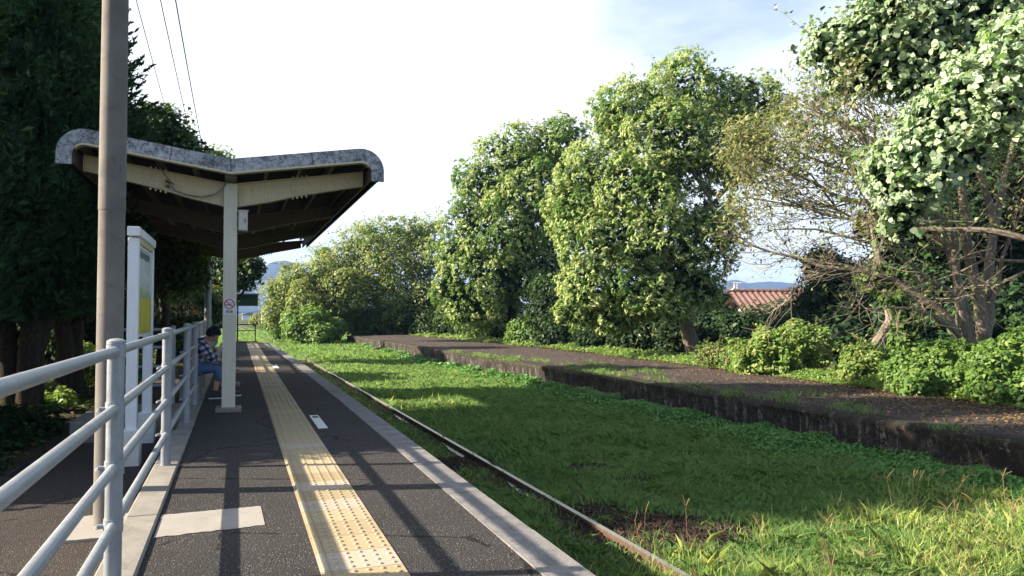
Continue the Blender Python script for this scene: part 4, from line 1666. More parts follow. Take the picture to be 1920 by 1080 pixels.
def limb(pts, r0, r1, n=9):
    P = [at(*p) for p in pts]
    # smooth with midpoints
    Q = [P[0]]
    for a, b in zip(P[:-1], P[1:]):
        Q += [a + (b - a) * .5 + rng.normal(size=3) * .02 * np.linalg.norm(b - a), b]
    rr_ = list(np.linspace(r0, r1, len(Q)))
    mb.tube(Q, rr_, n)
    limbs.append((np.array(Q), rr_))


limb([(1850, 740, 17.3), (1845, 650, 17.3), (1838, 575, 17.3), (1824, 511, 17.2), (1811, 448, 17.0), (1806, 380, 16.8), (1805, 310, 16.6), (1795, 220, 16.3), (1790, 130, 16)], .165, .04, 12)
limb([(1846, 640, 17.3), (1853, 530, 17.5), (1862, 441, 17.7), (1860, 390, 17.8), (1843, 346, 17.8), (1828, 300, 17.9), (1815, 200, 18), (1830, 90, 18)], .125, .03, 10)
limb([(1822, 740, 17.0), (1814, 634, 16.9), (1797, 553, 16.8), (1791, 458, 16.6), (1772, 416, 16.4), (1737, 388, 16.0), (1690, 360, 15.6), (1640, 300, 15.2), (1600, 220, 15)], .11, .025, 10)
limb([(1862, 441, 17.7), (1875, 380, 17.9), (1885, 320, 18.2), (1900, 250, 18.5), (1915, 150, 18.8)], .095, .03, 8)
limb([(1815, 655, 17), (1783, 613, 16.7), (1745, 590, 16.4), (1709, 578, 16.1), (1660, 575, 15.8)], .09, .025, 7)
limb([(1790, 620, 16.8), (1769, 585, 16.8), (1723, 553, 16.8), (1670, 522, 16.9), (1600, 505, 17), (1540, 500, 17.2), (1480, 480, 17.4), (1410, 460, 17.6), (1370, 430, 17.8)], .085, .015, 7)
limb([(1920, 447, 14.5), (1860, 433, 14.7), (1790, 431, 15), (1700, 430, 15.4), (1620, 415, 15.8), (1540, 400, 16.2), (1460, 370, 16.6), (1390, 330, 17)], .07, .012, 7)
limb([(1772, 416, 16.4), (1730, 418, 16.2), (1650, 390, 16.5), (1570, 370, 16.8), (1500, 330, 17), (1430, 300, 17.2), (1380, 270, 17.4)], .07, .012, 7)
limb([(1805, 330, 16.6), (1740, 300, 16.6), (1660, 270, 16.8), (1580, 230, 17), (1510, 200, 17.3), (1470, 180, 17.5)], .07, .012, 7)
limb([(1800, 560, 16.8), (1735, 520, 16.2), (1680, 470, 16), (1610, 450, 16), (1530, 430, 16.2), (1450, 430, 16.4)], .06, .012, 7)
limb([(1920, 490, 15), (1850, 485, 15.3), (1800, 510, 15.6), (1740, 530, 15.8), (1690, 545, 16)], .035, .01, 6)
limb([(1930, 505, 15.2), (1860, 540, 15.4), (1790, 560, 15.7), (1735, 560, 16)], .03, .008, 6)
limb([(1846, 590, 17.3), (1872, 540, 17.2), (1880, 480, 17), (1905, 420, 16.8), (1950, 330, 16.5)], .06, .012, 6)
limb([(1600, 700, 20), (1640, 650, 20), (1670, 600, 20.2), (1660, 540, 20.4), (1645, 470, 20.5), (1630, 400, 20.6)], .16, .06, 8)
mb.build('trunk', 'bark', bt, True, recalc=False)
# twigs by recursive forking
tw = MB()
LEAFP, LEAFT = [], []
left = -_R * 1.0


def inside(p):
    # the crown's left outline, as a surface in the world through the sight lines
    q = p - np.array([0, 0, EYE])
    z = q @ _F
    u, v = 960 + 1440 * (q @ _R) / z, 540 - 1440 * (q @ _U) / z
    lim = np.interp(v, [-60, 0, 100, 180, 250, 400, 580], [1640, 1600, 1500, 1450, 1360, 1335, 1345])
    return u > lim + 6 * math.sin(v * .12) + 12 * math.sin(v * .041)


def twig(p, d, L, r, lev):
    if not inside(p + d * L):
        L *= .45
        if not inside(p + d * L):
            return
    n = 4
    pts = [p]
    dd = d
    for i in range(n):
        dd = unit((dd + rng.normal(size=3) * .20 + np.array([0, 0, .03]))[None])[0]
        pts.append(pts[-1] + dd * L / n)
    tw.tube(pts, list(np.linspace(r, r * .45, n + 1)), 3 if lev < 2 else 4, False)
    if lev == 0:
        LEAFP.append(pts[-1])
        LEAFT.append(dd)
        LEAFP.append(pts[2])
        LEAFT.append(dd)
        return
    for k in range(rng.integers(2, 5)):
        q = pts[rng.integers(1, n + 1)]
        nd = unit((dd * .8 + rng.normal(size=3) * .55 + left * .12)[None])[0]
        twig(q, nd, L * rng.uniform(.5, .78), r * .6, lev - 1)


for li, (Q, rr_) in enumerate(limbs[:-1]):
    for i in range(len(Q) - 1):
        start = .3 if li > 3 else .45
        if i / len(Q) < start:
            continue
        if li < 4 and i / len(Q) < .62:
            continue
        dirn = unit((Q[i + 1] - Q[i])[None])[0]
        for k in range(1 if li in (4, 9, 10, 11) else (3 if li in (6, 7, 8) else 2)):
            d = unit((dirn * .7 + rng.normal(size=3) * .6 + left * .35)[None])[0]
            twig(Q[i] + (Q[i + 1] - Q[i]) * rng.random(), d, rng.uniform(.8, 1.7), max(.008, rr_[i] * .32), 2 if li in (4, 5, 9, 10, 11) else 3)
tw.build('twigs', 'twig', bt, recalc=False)
LP = np.array(LEAFP)
LT = np.array(LEAFT)
# leafy where the photo's crown is leafy: more towards the top
pr = np.clip((LP[:, 2] - 2.2) / 3.4, .06, .5)
keep = rng.random(len(LP)) < pr
LP, LT = LP[keep], LT[keep]
rep = 4
P = np.repeat(LP, rep, 0) + rng.normal(size=(len(LP) * rep, 3)) * .13
T = unit(np.repeat(LT, rep, 0) + rng.normal(size=P.shape) * .6 + np.array([0, 0, -.3]))
N = unit(rng.normal(size=P.shape) * .8 + np.array([-.5, 0, .7]))
L = rng.uniform(.07, .15, len(P))
raw_mesh('crown', leaves(P, N, L, L * .42, 4, T), 4, ['leaf_olive'], bt)
print('bare tree twigs', len(tw.f), 'leaves', len(P))
# sparse outer crown of the same tree
plant('broadleaf_tree', 'sparse olive leaved tree leaning left from the mottled trunks', 'tree', at(1830, 735, 18.6),
      lobes_px([(1410, 275, 42, 18.4), (1480, 230, 46, 18.2), (1450, 330, 50, 18), (1540, 180, 50, 18), (1550, 270, 60, 17.8), (1620, 200, 64, 17.6), (1630, 290, 56, 17.4), (1400, 370, 36, 18.4), (1570, 120, 44, 18)]),
      .105, ['leaf_olive', 'leaf_yellowgreen'], 240, 13, .26, trunk=[[at(1830, 735, 18.6), at(1815, 600, 18.4), at(1780, 470, 18.2), at(1700, 360, 18)]], trunk_r=.10, tuft=.2, fill=.03, n_sub=16, bark='twig', aspect=.42, holes=.1)

# --- kudzu: big leaved vines
plant('kudzu_vine', 'climbing vine with big pale leaves over the top of the bare tree', 'vine', at(1800, 735, 17.8),
      lobes_px([(1570, 80, 46, 15.5), (1640, 55, 60, 15.2), (1720, 60, 66, 15), (1810, 40, 76, 15), (1900, 25, 80, 15), (1690, 0, 60, 15), (1600, 140, 40, 15.6), (1680, 130, 48, 15.2), (1760, 130, 55, 15)]),
      .10, ['leaf_kudzu', 'leaf_dark', 'leaf_ivy_shade'], 520, 9, .5, trunk=[[at(1800, 735, 17.8), at(1790, 500, 17.4), at(1770, 300, 16.8), at(1750, 150, 16.2)]], trunk_r=.03, tuft=.15, fill=.45, filler=2, shape=8, aspect=.95, n_sub=4, bark='twig', flat=.8, rosette=3, holes=.10, sprigs=110, sprig_len=.9)
plant('kudzu_vine', 'cascade of big pale round leaves hanging down nearest the right edge', 'vine', at(1870, 740, 14.2),
      lobes_px([(1900, 130, 78, 11.6), (1960, 90, 90, 11.6), (1830, 180, 66, 11.8), (1880, 195, 50, 11.6), (1770, 235, 56, 12), (1720, 290, 52, 12.2), (1680, 330, 46, 12.4), (1740, 330, 44, 12.1), (1950, 165, 70, 11.5), (1700, 385, 28, 12.4), (1690, 420, 15, 12.5), (1800, 280, 40, 12)], .92),
      .088, ['leaf_kudzu', 'leaf_mid', 'leaf_ivy_shade'], 760, 8, .36, trunk=[[at(1950, 740, 14.6), at(1945, 560, 14.2), at(1938, 400, 13.2), at(1925, 230, 12.2)]], trunk_r=.02, tuft=.12, fill=.25, filler=2, shape=8, aspect=.95, n_sub=5, bark='twig', flat=.85, rosette=3, holes=.14, sprigs=120, sprig_len=.8)
plant('ivy_vine', 'strand of small green leaves climbing the leaning trunk below the bare branches', 'vine', at(1690, 700, 18),
      lobes_px([(1690, 640, 22, 18), (1700, 600, 20, 18), (1680, 560, 24, 18.3), (1640, 520, 30, 18.6), (1690, 520, 22, 18.4), (1705, 670, 18, 17.8)]),
      .11, ['leaf_mid', 'leaf_bright', 'leaf_dark'], 120, 20, .16, trunk_r=.03, tuft=.4, fill=.2, shape=8, aspect=.8, filler=2)


# --- left side: cypress row
def cypress(label, x, y, h, r, n_fl, trunks=1, low=1.75):
    zb = float(ground_z(x, y))
    root = empty('cypress_tree', (x, y, zb), label, 'tree')
    P, N, T, L = [], [], [], []
    hs_ = low + (h - low) * rng.random(n_fl) ** .9
    th = rng.random(n_fl) * 2 * PI
    f = (hs_ - low) / (h - low)
    rad = r * np.clip(1.25 * (1 - f ** 2.2), .05, 1) * np.minimum(1, .55 + f * 4) * rng.uniform(.55, 1.05, n_fl)
    seat = np.stack([x + rad * np.cos(th), y + rad * np.sin(th), zb + hs_], 1)
    out = np.stack([np.cos(th), np.sin(th), np.zeros(n_fl)], 1)
    axis = unit(out * .65 + np.array([0, 0, .85]) + rng.normal(size=out.shape) * .22)
    k = 46
    idx = np.repeat(np.arange(n_fl), k)
    fl = rng.uniform(.45, .95, n_fl)[idx]
    s = rng.random(len(idx))
    w = .17 * np.sin(np.clip(s * 1.1 + .12, 0, 1) * PI) * (fl / .7)
    off = unit(rng.normal(size=(len(idx), 3)))
    off = off - axis[idx] * (off * axis[idx]).sum(1, keepdims=True)
    p = seat[idx] + axis[idx] * (s * fl)[:, None] + off * w[:, None]
    t = unit(axis[idx] * .9 + off * .75 + rng.normal(size=p.shape) * .2)
    nn = unit(off + rng.normal(size=p.shape) * .7)
    LL = rng.uniform(.10, .20, len(p))
    V1 = leaves(p, nn, LL, LL * .32, 4, t)
    m = int(n_fl * 10)
    hh_ = low + (h - low) * rng.random(m)
    ff = (hh_ - low) / (h - low)
    rr_ = r * np.clip(1.25 * (1 - ff ** 2.2), .05, 1) * .72 * rng.random(m) ** .5
    tt = rng.random(m) * 2 * PI
    p2 = np.stack([x + rr_ * np.cos(tt), y + rr_ * np.sin(tt), zb + hh_], 1)
    V2 = leaves(p2, unit(rng.normal(size=p2.shape)), rng.uniform(.25, .5, m), rng.uniform(.12, .22, m), 4)
    raw_mesh('crown', np.concatenate([V1, V2]), 4, ['leaf_cypress'], root)
    mb = MB()
    for q in range(trunks):
        a = 2 * PI * q / max(1, trunks) + 1
        o = np.array([math.cos(a), math.sin(a), 0]) * (.25 if trunks > 1 else 0)
        pts = branch_pts(np.array([x, y, zb - .1]) + o * .6, np.array([x, y, zb + h * .8]) + o * 2.0, 7, .015)
        mb.tube(pts, list(np.linspace(.20, .03, 7)), 9)
    for q in range(16):
        hq = low * .7 + rng.random() * h * .5
        a = rng.random() * 2 * PI
        mb.tube(branch_pts((x, y, zb + hq), (x + math.cos(a) * r * .8, y + math.sin(a) * r * .8, zb + hq + .7), 5, .06), [.05, .045, .035, .025, .01], 5)
    mb.build('trunk', 'bark_dark', root, True, recalc=False)


cypress('dark cypress just outside the left edge, nearest the path', -4.9, 12.0, 9.0, 1.75, 1100, 1, .5)
cypress('dark cypress cut by the left edge of the view', -4.75, 14.8, 9.2, 1.8, 1400, 2)
cypress('dark cypress second from the left edge, in front of the taller one', -3.5, 15.7, 8.4, 1.2, 1300, 3)
cypress('dark cypress between the two thick trunks left of the pole', -4.5, 18.0, 8.9, 1.6, 1500, 2)
cypress('dark cypress directly behind the concrete pole, rightmost of the row', -3.35, 18.6, 8.9, 1.3, 1500, 2)
cypress('dark cypress set back at the left behind the others', -6.4, 19.5, 9.2, 1.9, 1300, 1)
# hedge beside the path (mostly out of view) and low dark plants
plant('shrub', 'dark low plants along the left edge of the path', 'shrub', (-3.5, 10.6, -.3),
      [(-3.2, 9.6, -.2, .7, 1.1, .35), (-3.3, 11.4, -.2, .75, 1.2, .35), (-2.9, 12.9, -.22, .4, .9, .25)], .10, ['leaf_ivy_shade', 'leaf_dark', 'leaf_ivy_shade'], 300, 50, .22, trunk_r=.03, tuft=.2, fill=.2, filler=2)
plant('shrub', 'leafy bush left of the camera, casting shade over the path', 'shrub', (-4.6, 9.6, -.3),
      [(-4.6, 9.5, .5, .9, .7, .9), (-4.8, 10.1, 1.9, 1.0, .8, 1.2), (-5.2, 9.8, 1.2, 1.1, .8, 1.2), (-4.4, 10.5, 2.6, .9, .8, .9)], .13, ['leaf_dark', 'leaf_mid', 'leaf_ivy_shade'], 320, 46, .35, trunk_r=.08, tuft=.2, fill=.25, filler=2)
# broadleaf trees behind the shelter
plant('broadleaf_tree', 'dark round tree rising just behind the left half of the shelter roof', 'tree', (-2.7, 24.2, -.3),
      lobes_px([(300, 255, 52, 23), (265, 300, 60, 23), (330, 300, 46, 23), (290, 350, 70, 22.5), (350, 340, 40, 23), (260, 400, 70, 22), (330, 420, 70, 22.5), (260, 480, 60, 22), (330, 500, 50, 22.5)]),
      .16, ['leaf_dark', 'leaf_mid', 'leaf_ivy_shade'], 560, 60, .42, trunk_r=.2, tuft=.25, fill=.25, filler=2, fork=.5)
plant('broadleaf_tree', 'pale sunlit tree top peeking over the valley of the shelter roof', 'tree', at(400, 610, 46),
      lobes_px([(400, 305, 28, 46), (385, 330, 34, 46), (415, 335, 30, 46), (400, 390, 46, 46)]), .24, ['leaf_yellowgreen', 'leaf_olive', 'leaf_mid'], 240, 46, .6, trunk_r=.2, tuft=.3, fill=.2, filler=2)
plant('broadleaf_tree', 'dark tree whose boughs hang into view right of the shelter column', 'tree', at(418, 615, 36),
      lobes_px([(465, 500, 22, 35), (445, 525, 24, 35), (478, 515, 12, 35), (420, 500, 36, 36), (390, 540, 44, 36), (410, 430, 50, 37), (360, 500, 44, 37)]), .2, ['leaf_dark', 'leaf_ivy_shade'], 300, 48, .5, trunk_r=.22, tuft=.2, fill=.25)
plant('broadleaf_tree', 'olive leaved tree in the gap between fence and shelter roof', 'tree', (-3.4, 29, -.3),
      lobes_px([(330, 560, 46, 27), (370, 575, 40, 28), (300, 540, 50, 27), (280, 590, 40, 26), (400, 570, 28, 29)]), .17, ['leaf_dark', 'leaf_olive', 'leaf_ivy_shade'], 320, 48, .42, trunk_r=.16, tuft=.3, fill=.25, filler=2)
plant('shrub', 'dense dark shrub wall behind the white notice board', 'shrub', (-4.2, 22.5, -.3),
      [(-4.3, 23.6, 1.2, 1.2, 1.3, 1.6), (-3.6, 24.5, 1.0, 1.1, 1.3, 1.3), (-6.6, 25.5, 1.6, 1.5, 1.2, 1.9), (-3.2, 27, .8, .9, 1.2, 1.0), (-8.6, 26, 1.8, 1.6, 1.4, 2.0)], .14, ['leaf_ivy_shade', 'leaf_dark', 'leaf_ivy_shade'], 460, 48, .42, trunk_r=.08, tuft=.2, fill=.3, filler=2)
plant('shrub', 'leafy hedge along the far picket railing', 'shrub', (-2.0, 33, -.3),
      [(-2.1, 30, .6, .8, 1.8, .9), (-2.0, 33, .7, .8, 1.8, 1.0), (-2.2, 36.5, .6, .9, 1.9, 1.0), (-1.7, 39, .5, .7, 1.4, .8)], .15, ['leaf_dark', 'leaf_olive', 'leaf_ivy_shade'], 300, 46, .36, trunk_r=.05, tuft=.35, fill=.25, filler=2)
plant('shrub', 'low yellow green weeds lit by the sun at the foot of the cypress trunks', 'shrub', (-4.6, 15.8, -.3),
      [(-5.4, 15.6, -.15, .9, .7, .22), (-4.2, 17.4, -.15, .9, .6, .25), (-6.6, 16.2, -.12, 1.0, .7, .25), (-3.4, 16.6, -.2, .5, .5, .18)], .12, ['leaf_bright', 'leaf_yellowgreen'], 150, 34, .2, trunk_r=.02, tuft=.4, fill=.1)
plant('shrub', 'bright low shrub glimpsed through the cross railing', 'shrub', (-2.7, 19.6, -.3),
      [(-2.6, 19.6, .15, .7, .6, .4), (-3.3, 20.4, .2, .6, .6, .45)], .12, ['leaf_bright', 'leaf_yellowgreen'], 120, 36, .2, trunk_r=.02, tuft=.4, fill=.1)
# palm like dry plant
pl = empty('dry_palm', (-2.2, 25.5, -.3), 'drooping brown palm beside the far grey pole', 'palm')
mb = MB()
mb.tube(branch_pts((-2.2, 25.5, -.4), (-2.1, 25.4, 2.6), 6, .02), .13, 9)
mb.build('trunk', 'bark_dark', pl, True)
P, N, T, L = [], [], [], []
for i in range(70):
    a = rng.random() * 2 * PI
    o = np.array([math.cos(a), math.sin(a), 0])
    base = np.array([-2.1, 25.4, 2.6])
    for s in np.linspace(.1, 1, 12):
        p = base + o * (1.0 * s) + np.array([0, 0, .55 * s - 1.7 * s * s])
        d = unit((o + np.array([0, 0, .55 - 3.4 * s]))[None])[0]
        for q in (-1, 1):
            P.append(p)
            T.append(unit((d + q * np.cross(d, [0, 0, 1]) * .7 + rng.normal(size=3) * .1)[None])[0])
            N.append(unit((np.array([0, 0, 1]) + rng.normal(size=3) * .4)[None])[0])
            L.append(.34)
L = np.array(L)
raw_mesh('crown', leaves(np.array(P), np.array(N), L, L * .12, 4, np.array(T)), 4, ['leaf_palm'], pl)
# net fence
simple('net_mint', (.30, .48, .42), .7, 0, .12, 5)
nf = empty('net_fence', (-6.4, 22.4, -.3), 'pale mint net fence behind the leftmost trunks', 'fence')
mb = MB()
vs, fs = [], []
for i in range(41):
    x = -7.6 + i * .0565
    for z in (-.35, .62):
        vs.append((x, 22.4 + .03 * math.sin(i * 1.1), z))
for i in range(40):
    fs.append((i * 2, i * 2 + 2, i * 2 + 3, i * 2 + 1))
mb.add(vs, fs)
mb.build('net', 'net_mint', nf)
for x in (-7.6, -6.45, -5.34):
    MB().tube([(x, 22.36, -.4), (x, 22.36, .72)], .025, 8).build('post', 'pipe', nf)

# ================================================================ GRASS AND GROUND COVER


def vnoise(x, y, s, seed=0):
    """cheap value noise"""
    g = np.random.default_rng(seed).random((64, 64))
    u, v = x / s, y / s
    i, j = np.floor(u).astype(int), np.floor(v).astype(int)
    fu, fv = u - i, v - j
    fu, fv = fu * fu * (3 - 2 * fu), fv * fv * (3 - 2 * fv)
    a = g[i % 64, j % 64] * (1 - fu) + g[(i + 1) % 64, j % 64] * fu
    b = g[i % 64, (j + 1) % 64] * (1 - fu) + g[(i + 1) % 64, (j + 1) % 64] * fu
    return a * (1 - fv) + b * fv


def blades(x, y, z, h, w, lean=.5):
    n = len(x)
    a = rng.random(n) * 2 * PI
    b = rng.random(n) * 2 * PI
    ln = rng.random(n) ** .7 * lean
    s = np.stack([np.cos(a), np.sin(a), np.zeros(n)], 1) * w[:, None] * .5
    o = np.stack([np.cos(b) * ln, np.sin(b) * ln, np.ones(n)], 1)
    p = np.stack([x, y, z], 1)
    mid = p + o * (h * .55)[:, None]
    tip = p + np.stack([np.cos(b) * ln * 2.0, np.sin(b) * ln * 2.0, np.ones(n) * (1 - ln * .35)], 1) * h[:, None]
    return np.stack([p - s, p + s, mid + s * .8, tip, mid - s * .8], 1)


BP = [(at(1210, 960, 8.6), 1.05, .55), (at(1310, 1005, 8.0), .75, .45), (at(1120, 930, 9.2), .6, .45), (at(880, 822, 12.5), 1.0, .5), (at(1370, 990, 8.4), .45, .3), (at(1105, 868, 11.8), .42, .28), (at(1195, 893, 11.0), .36, .2), (at(1620, 935, 9.6), .35, .2), (at(960, 790, 14), .5, .25)]


def bare(x, y):
    m = np.zeros(len(x))
    for c, rx, ry in BP:
        q = ((x - c[0]) / rx) ** 2 + ((y - c[1]) / ry) ** 2
        m = np.maximum(m, np.exp(-q * 1.2))
    return m


def grass_field(name, mat, n, y0, y1, xl, xr, hmul, wmul, minh=.05, seed=1, dens=None, lean=.6, power=2.0):
    # density falls with distance
    u = rng.random(n)
    y = 1 / (1 / (y0 + 2.5) + u * (1 / (y1 + 2.5) - 1 / (y0 + 2.5))) - 2.5
    a, b = xl(y), xr(y)
    x = a + (b - a) * rng.random(n)
    keep = np.ones(n, bool)
    if dens is not None:
        keep = rng.random(n) < dens(x, y)
    x, y = x[keep], y[keep]
    patch = vnoise(x, y, 1.1, seed) * .6 + vnoise(x, y, .35, seed + 1) * .4
    h = np.maximum(minh, hmul * (.35 + 1.1 * patch) * rng.uniform(.6, 1.3, len(x)))
    h *= np.where((x < 3.93 - .0135 * y) & (x > 2.9 - .0135 * y) & (y > 10) & (y < 100), .55, 1)
    d = np.hypot(x, y)
    w = wmul * np.maximum(.0075, d * .00115) * rng.uniform(.7, 1.3, len(x))
    z = ground_z(x, y) - .01
    return blades(x, y, z, h, w, lean)


def edge_arr(y):
    return np.where(y < PLAT_END, 1.86 + .0073 * y - .00045 * y * y, -6.0)


def dens_field(x, y):
    d = 1 - .97 * np.clip(bare(x, y) * 1.5, 0, 1)
    xr_ = 3.90 - .0135 * y
    inside = (x > xr_ - 1.3) & (x < xr_ + .05)
    d *= np.where((np.abs(x - xr_) < .07), np.where(y > 18, .25, .04), 1)
    d *= np.where((x < xr_) & (x > xr_ - .55) & (y > 14), .7, 1)
    d *= np.where((x < xr_ - .04) & (x > xr_ - .30), .35, 1)
    d *= np.where((x < xr_) & (vnoise(x, y, .9, 5) < .33), .35, 1)
    return d


V1 = grass_field('a', 'grass', 300000, 2.0, 75, edge_arr, lambda y: 10.35 - .0395 * y, .165, 1.0, dens=dens_field, lean=.85)
V2 = grass_field('b', 'grass', 60000, 40, 110, lambda y: np.full_like(y, -9.0), lambda y: np.where(y < 60, 8.6, 12.0), .28, 1.6)
tag(raw_mesh('grass', np.concatenate([V1, V2]), 5, ['grass']), kind='stuff')


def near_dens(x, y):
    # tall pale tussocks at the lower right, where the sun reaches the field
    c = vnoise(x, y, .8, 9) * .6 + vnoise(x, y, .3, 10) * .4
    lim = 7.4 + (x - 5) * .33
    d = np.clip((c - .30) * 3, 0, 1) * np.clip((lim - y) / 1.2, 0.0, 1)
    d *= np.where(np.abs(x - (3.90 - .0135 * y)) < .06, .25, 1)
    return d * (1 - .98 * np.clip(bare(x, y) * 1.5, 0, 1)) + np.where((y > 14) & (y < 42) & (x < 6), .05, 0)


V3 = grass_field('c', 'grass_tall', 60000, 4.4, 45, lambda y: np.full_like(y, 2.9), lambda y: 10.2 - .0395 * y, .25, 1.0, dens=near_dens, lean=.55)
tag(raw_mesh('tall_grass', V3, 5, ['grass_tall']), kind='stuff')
# seed heads of crabgrass in the sunlit corner
mb = MB()
for i in range(150):
    x, y = rng.uniform(3.2, 10), rng.uniform(4.6, 8.2)
    if rng.random() > near_dens(np.array([x]), np.array([y]))[0]:
        continue
    zb = float(ground_z(x, y))
    h = rng.uniform(.3, .55)
    tip = np.array([x + rng.normal() * .1, y + rng.normal() * .1, zb + h])
    mb.tube([(x, y, zb), (x * .5 + tip[0] * .5 - .01, y * .5 + tip[1] * .5, zb + h * .55), tip], .0022, 3, False)
    for k in range(rng.integers(3, 6)):
        d = unit((rng.normal(size=3) * .6 + np.array([0, 0, .9]))[None])[0]
        mb.tube([tip, tip + d * .07, tip + d * .13 + np.array([0, 0, -.012])], .0032, 3, False)
tag(mb.build('seed_stalks', 'leaf_dry', None, recalc=False), kind='stuff')

# ballast showing through
mb = MB()
vsum = []
for c, rx, ry in BP:
    n = int(2600 * rx * ry)
    r = rng.random(n) ** .5 * 1.15
    a = rng.random(n) * 2 * PI
    xs, ys_ = c[0] + r * rx * np.cos(a), c[1] + r * ry * np.sin(a)
    zs = ground_z(xs, ys_)
    for x, y, z in zip(xs, ys_, zs):
        s = rng.uniform(.014, .034)
        q = unit(rng.normal(size=(6, 3))) * s * rng.uniform(.7, 1.2, (6, 1))
        o = np.array([[1, 0, 0], [-1, 0, 0], [0, 1, 0], [0, -1, 0], [0, 0, .7], [0, 0, -.7]]) * s + q * .45
        mb.add(o + [x, y, z + s * .4], [(0, 2, 4), (2, 1, 4), (1, 3, 4), (3, 0, 4), (2, 0, 5), (1, 2, 5), (3, 1, 5), (0, 3, 5)])
tag(mb.build('ballast', 'ballast', None, recalc=False), kind='stuff')

# broad leaved weeds at the foot of the old wall
n = 52000
y = 1 / (1 / 8.0 + rng.random(n) * (1 / 62 - 1 / 8.0)) - 2.5
xf = 10.28 - .0395 * y
wd = .35 + 1.9 * vnoise(y, y * 0, 3.1, 21) * np.clip((24 - y) / 12, .25, 1)
x = xf - np.abs(rng.normal(size=n)) * wd * .6
h = .26 * np.exp(-((xf - x) / 1.2) ** 2) * (.4 + vnoise(x, y, .5, 22)) * rng.random(n) ** .6
P = np.stack([x, y, ground_z(x, y) + h + .02], 1)
N = unit(rng.normal(size=P.shape) * .5 + np.array([-.25, -.1, 1]))
L = rng.uniform(.035, .075, n) * np.maximum(1, np.hypot(x, y) / 16)
V = leaves(P, N, L, L * .8, 4)
# weeds and saplings behind the old platform and in its cracks
n = 36000
y2 = 1 / (1 / 8.0 + rng.random(n) * (1 / 64 - 1 / 8.0)) - 2.5
xb = np.interp(y2, [-12, 8, 18, 30, 50, 62], [13.2, 13.5, 14.3, 14.8, 13.8, 12.6])
x2 = xb - .15 + np.abs(rng.normal(size=n)) * .75 - .35 * (vnoise(y2, y2 * 0, 1.3, 23))
h2 = .30 * (.25 + vnoise(x2, y2, .6, 24)) * rng.random(n) ** .6 * np.clip((x2 - xb + .5) * 1.2, .15, 1)
P2 = np.stack([x2, y2, np.maximum(ground_z(x2, y2), -.34) + h2 + .05], 1)
L2 = rng.uniform(.04, .09, n) * np.maximum(1, np.hypot(x2, y2) / 20)
V2_ = leaves(P2, unit(rng.normal(size=P2.shape) * .6 + np.array([-.3, -.1, .9])), L2, L2 * .6, 4)
tag(raw_mesh('weeds', V, 4, ['clover']), kind='stuff')
tag(raw_mesh('verge_weeds', V2_, 4, ['leaf_bright']), kind='stuff')
# tufts growing on the old platform
nt = 70
tx, ty = [], []
for i in range(nt):
    yy = rng.uniform(7, 34)
    xx = Xfront(yy) + (rng.random() ** 2.2) * 2.4 + .1
    m = rng.integers(25, 90)
    tx.append(xx + rng.normal(size=m) * .12)
    ty.append(yy + rng.normal(size=m) * .16)
tx, ty = np.concatenate(tx), np.concatenate(ty)
nn_ = len(tx)
Vt = blades(tx, ty, np.full(nn_, OT), rng.uniform(.04, .16, nn_), .008 * np.maximum(1, ty / 14), .8)
tag(raw_mesh('platform_tufts', Vt, 5, ['grass']), kind='stuff')
# fallen leaves on the old platform and the left bank
n = 9000
y = 1 / (1 / 9.0 + rng.random(n) * (1 / 62 - 1 / 9.0)) - 2.5
xf, xb = 10.4 - .0395 * y, np.interp(y, [-12, 8, 18, 30, 50, 62], [13.2, 13.5, 14.3, 14.8, 13.8, 12.6])
x = xf + (xb - xf) * rng.beta(1.6, .8, n)
P = np.stack([x, y, np.full(n, OT + .022)], 1)
L = rng.uniform(.04, .09, n)
n2 = 5000
x3, y3 = rng.uniform(-9, -2.4, n2), rng.uniform(8, 24, n2)
P3 = np.stack([x3, y3, ground_z(x3, y3) + .03], 1)
P = np.concatenate([P, P3])
L = np.concatenate([L, rng.uniform(.05, .11, n2)])
tag(raw_mesh('fallen_leaves', leaves(P, unit(rng.normal(size=P.shape) * .25 + np.array([0, 0, 1])), L, L * .55, 4), 4, ['leaf_dry']), kind='stuff')
# ground ivy on the left bank
n = 22000
x3, y3 = rng.uniform(-10, -2.3, n), 7 + rng.random(n) * 34
pt = vnoise(x3, y3, 1.2, 31)
k = pt > .42
x3, y3, pt = x3[k], y3[k], pt[k]
P3 = np.stack([x3, y3, ground_z(x3, y3) + .03 + .25 * (pt - .4) * rng.random(len(x3))], 1)
L = rng.uniform(.06, .13, len(x3))
tag(raw_mesh('ground_ivy', leaves(P3, unit(rng.normal(size=P3.shape) * .5 + np.array([0, 0, 1])), L, L * .7, 4), 4, ['leaf_dark']), kind='stuff')

# ================================================================ SKY AND AIR
w = D.worlds.new('World')
SC.world = w
w.use_nodes = True
t = NT(w.node_tree)
bg = t.n['Background']
sky = t.node('ShaderNodeTexSky')
sky.sky_type = 'NISHITA'
sky.sun_disc = False
sky.sun_elevation = ELEV
sky.sun_rotation = math.atan2(SUN[0], SUN[1])
sky.air_density = 1.0
sky.dust_density = 2.0
tc = t.node('ShaderNodeTexCoord').outputs['Generated']
SKY_K = .072
skyc = t.node('ShaderNodeVectorMath', operation='SCALE')
t.link(sky.outputs[0], skyc.inputs[0])
skyc.inputs['Scale'].default_value = SKY_K
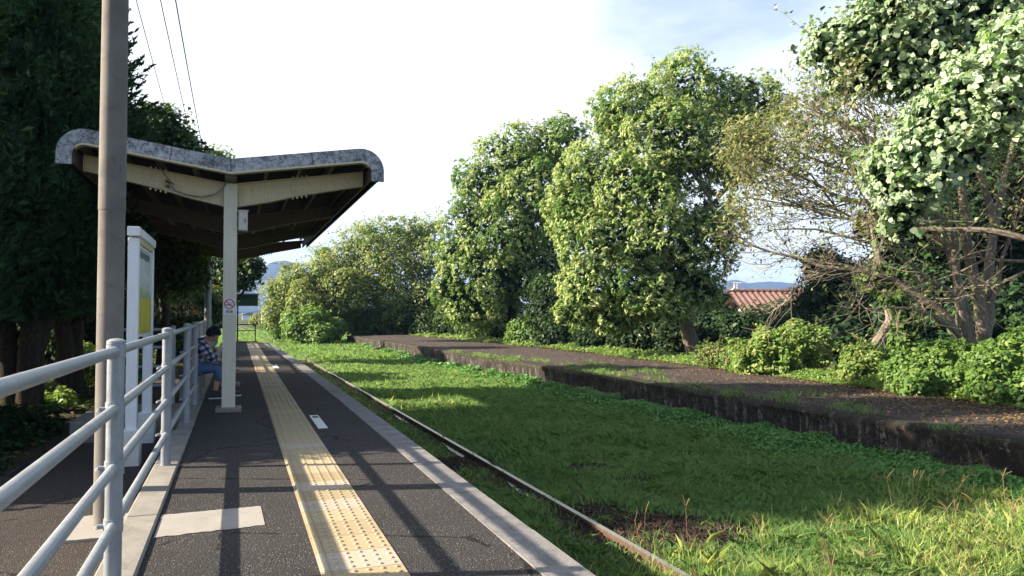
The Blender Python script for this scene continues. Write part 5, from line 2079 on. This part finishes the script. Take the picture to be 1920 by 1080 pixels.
# cloud bank: broken sheet over the half of the sky ahead
nrm = t.node('ShaderNodeVectorMath', operation='NORMALIZE')
t.link(tc, nrm.inputs[0])
sp = t.node('ShaderNodeSeparateXYZ')
t.link(nrm.outputs[0], sp.inputs[0])
flat_ = t.node('ShaderNodeCombineXYZ')
den = t.math('ADD', t.math('MAXIMUM', sp.outputs[2], 0.0), .22)
t.link(t.math('DIVIDE', sp.outputs[0], den), flat_.inputs[0])
t.link(t.math('DIVIDE', sp.outputs[1], den), flat_.inputs[1])
cn = t.noise(flat_.outputs[0], 1.15, 7, .58, .35)
cn2 = t.noise(flat_.outputs[0], 3.2, 6, .6, .2)
d0 = unit((_F + (640 - 960) / 1440 * _R + (540 - 190) / 1440 * _U)[None])[0]
d1 = unit((_F + (1250 - 960) / 1440 * _R + (540 - -60) / 1440 * _U)[None])[0]


def toward(d):
    n = t.node('ShaderNodeVectorMath', operation='DOT_PRODUCT')
    t.link(nrm.outputs[0], n.inputs[0])
    n.inputs[1].default_value = tuple(d)
    return n.outputs['Value']


bank = t.mapr(toward(d0), .55, .97)
clear = t.mapr(toward(d1), .955, 1.0)
mask = t.math('ADD', t.math('MULTIPLY', bank, .95), t.math('MULTIPLY', t.math('SUBTRACT', cn, .5), 1.5))
mask = t.math('SUBTRACT', mask, t.math('MULTIPLY', clear, .47))
mask = t.mapr(mask, -.05, .50)
hor = t.mapr(sp.outputs[2], .0, .16, .45, 1.0)
mask = t.math('MULTIPLY', mask, hor)
cb = t.ramp(cn2, [(.32, (.325, .36, .385)), (.62, (.40, .41, .42))])
final = t.mix(mask, skyc.outputs[0], cb)
t.link(final, bg.inputs['Color'])
bg.inputs['Strength'].default_value = 1.0

m = D.materials.new('haze')
m.use_nodes = True
m.node_tree.nodes.clear()
o_ = m.node_tree.nodes.new('ShaderNodeOutputMaterial')
pv = m.node_tree.nodes.new('ShaderNodeVolumePrincipled')
pv.inputs['Color'].default_value = (.30, .50, 1, 1)
pv.inputs['Density'].default_value = .00019
m.node_tree.links.new(pv.outputs[0], o_.inputs['Volume'])
MATS['haze'] = m
hz = MB().box((0, 0, 98), (9000, 9000, 212)).build('haze', 'haze')
tag(hz, kind='stuff')
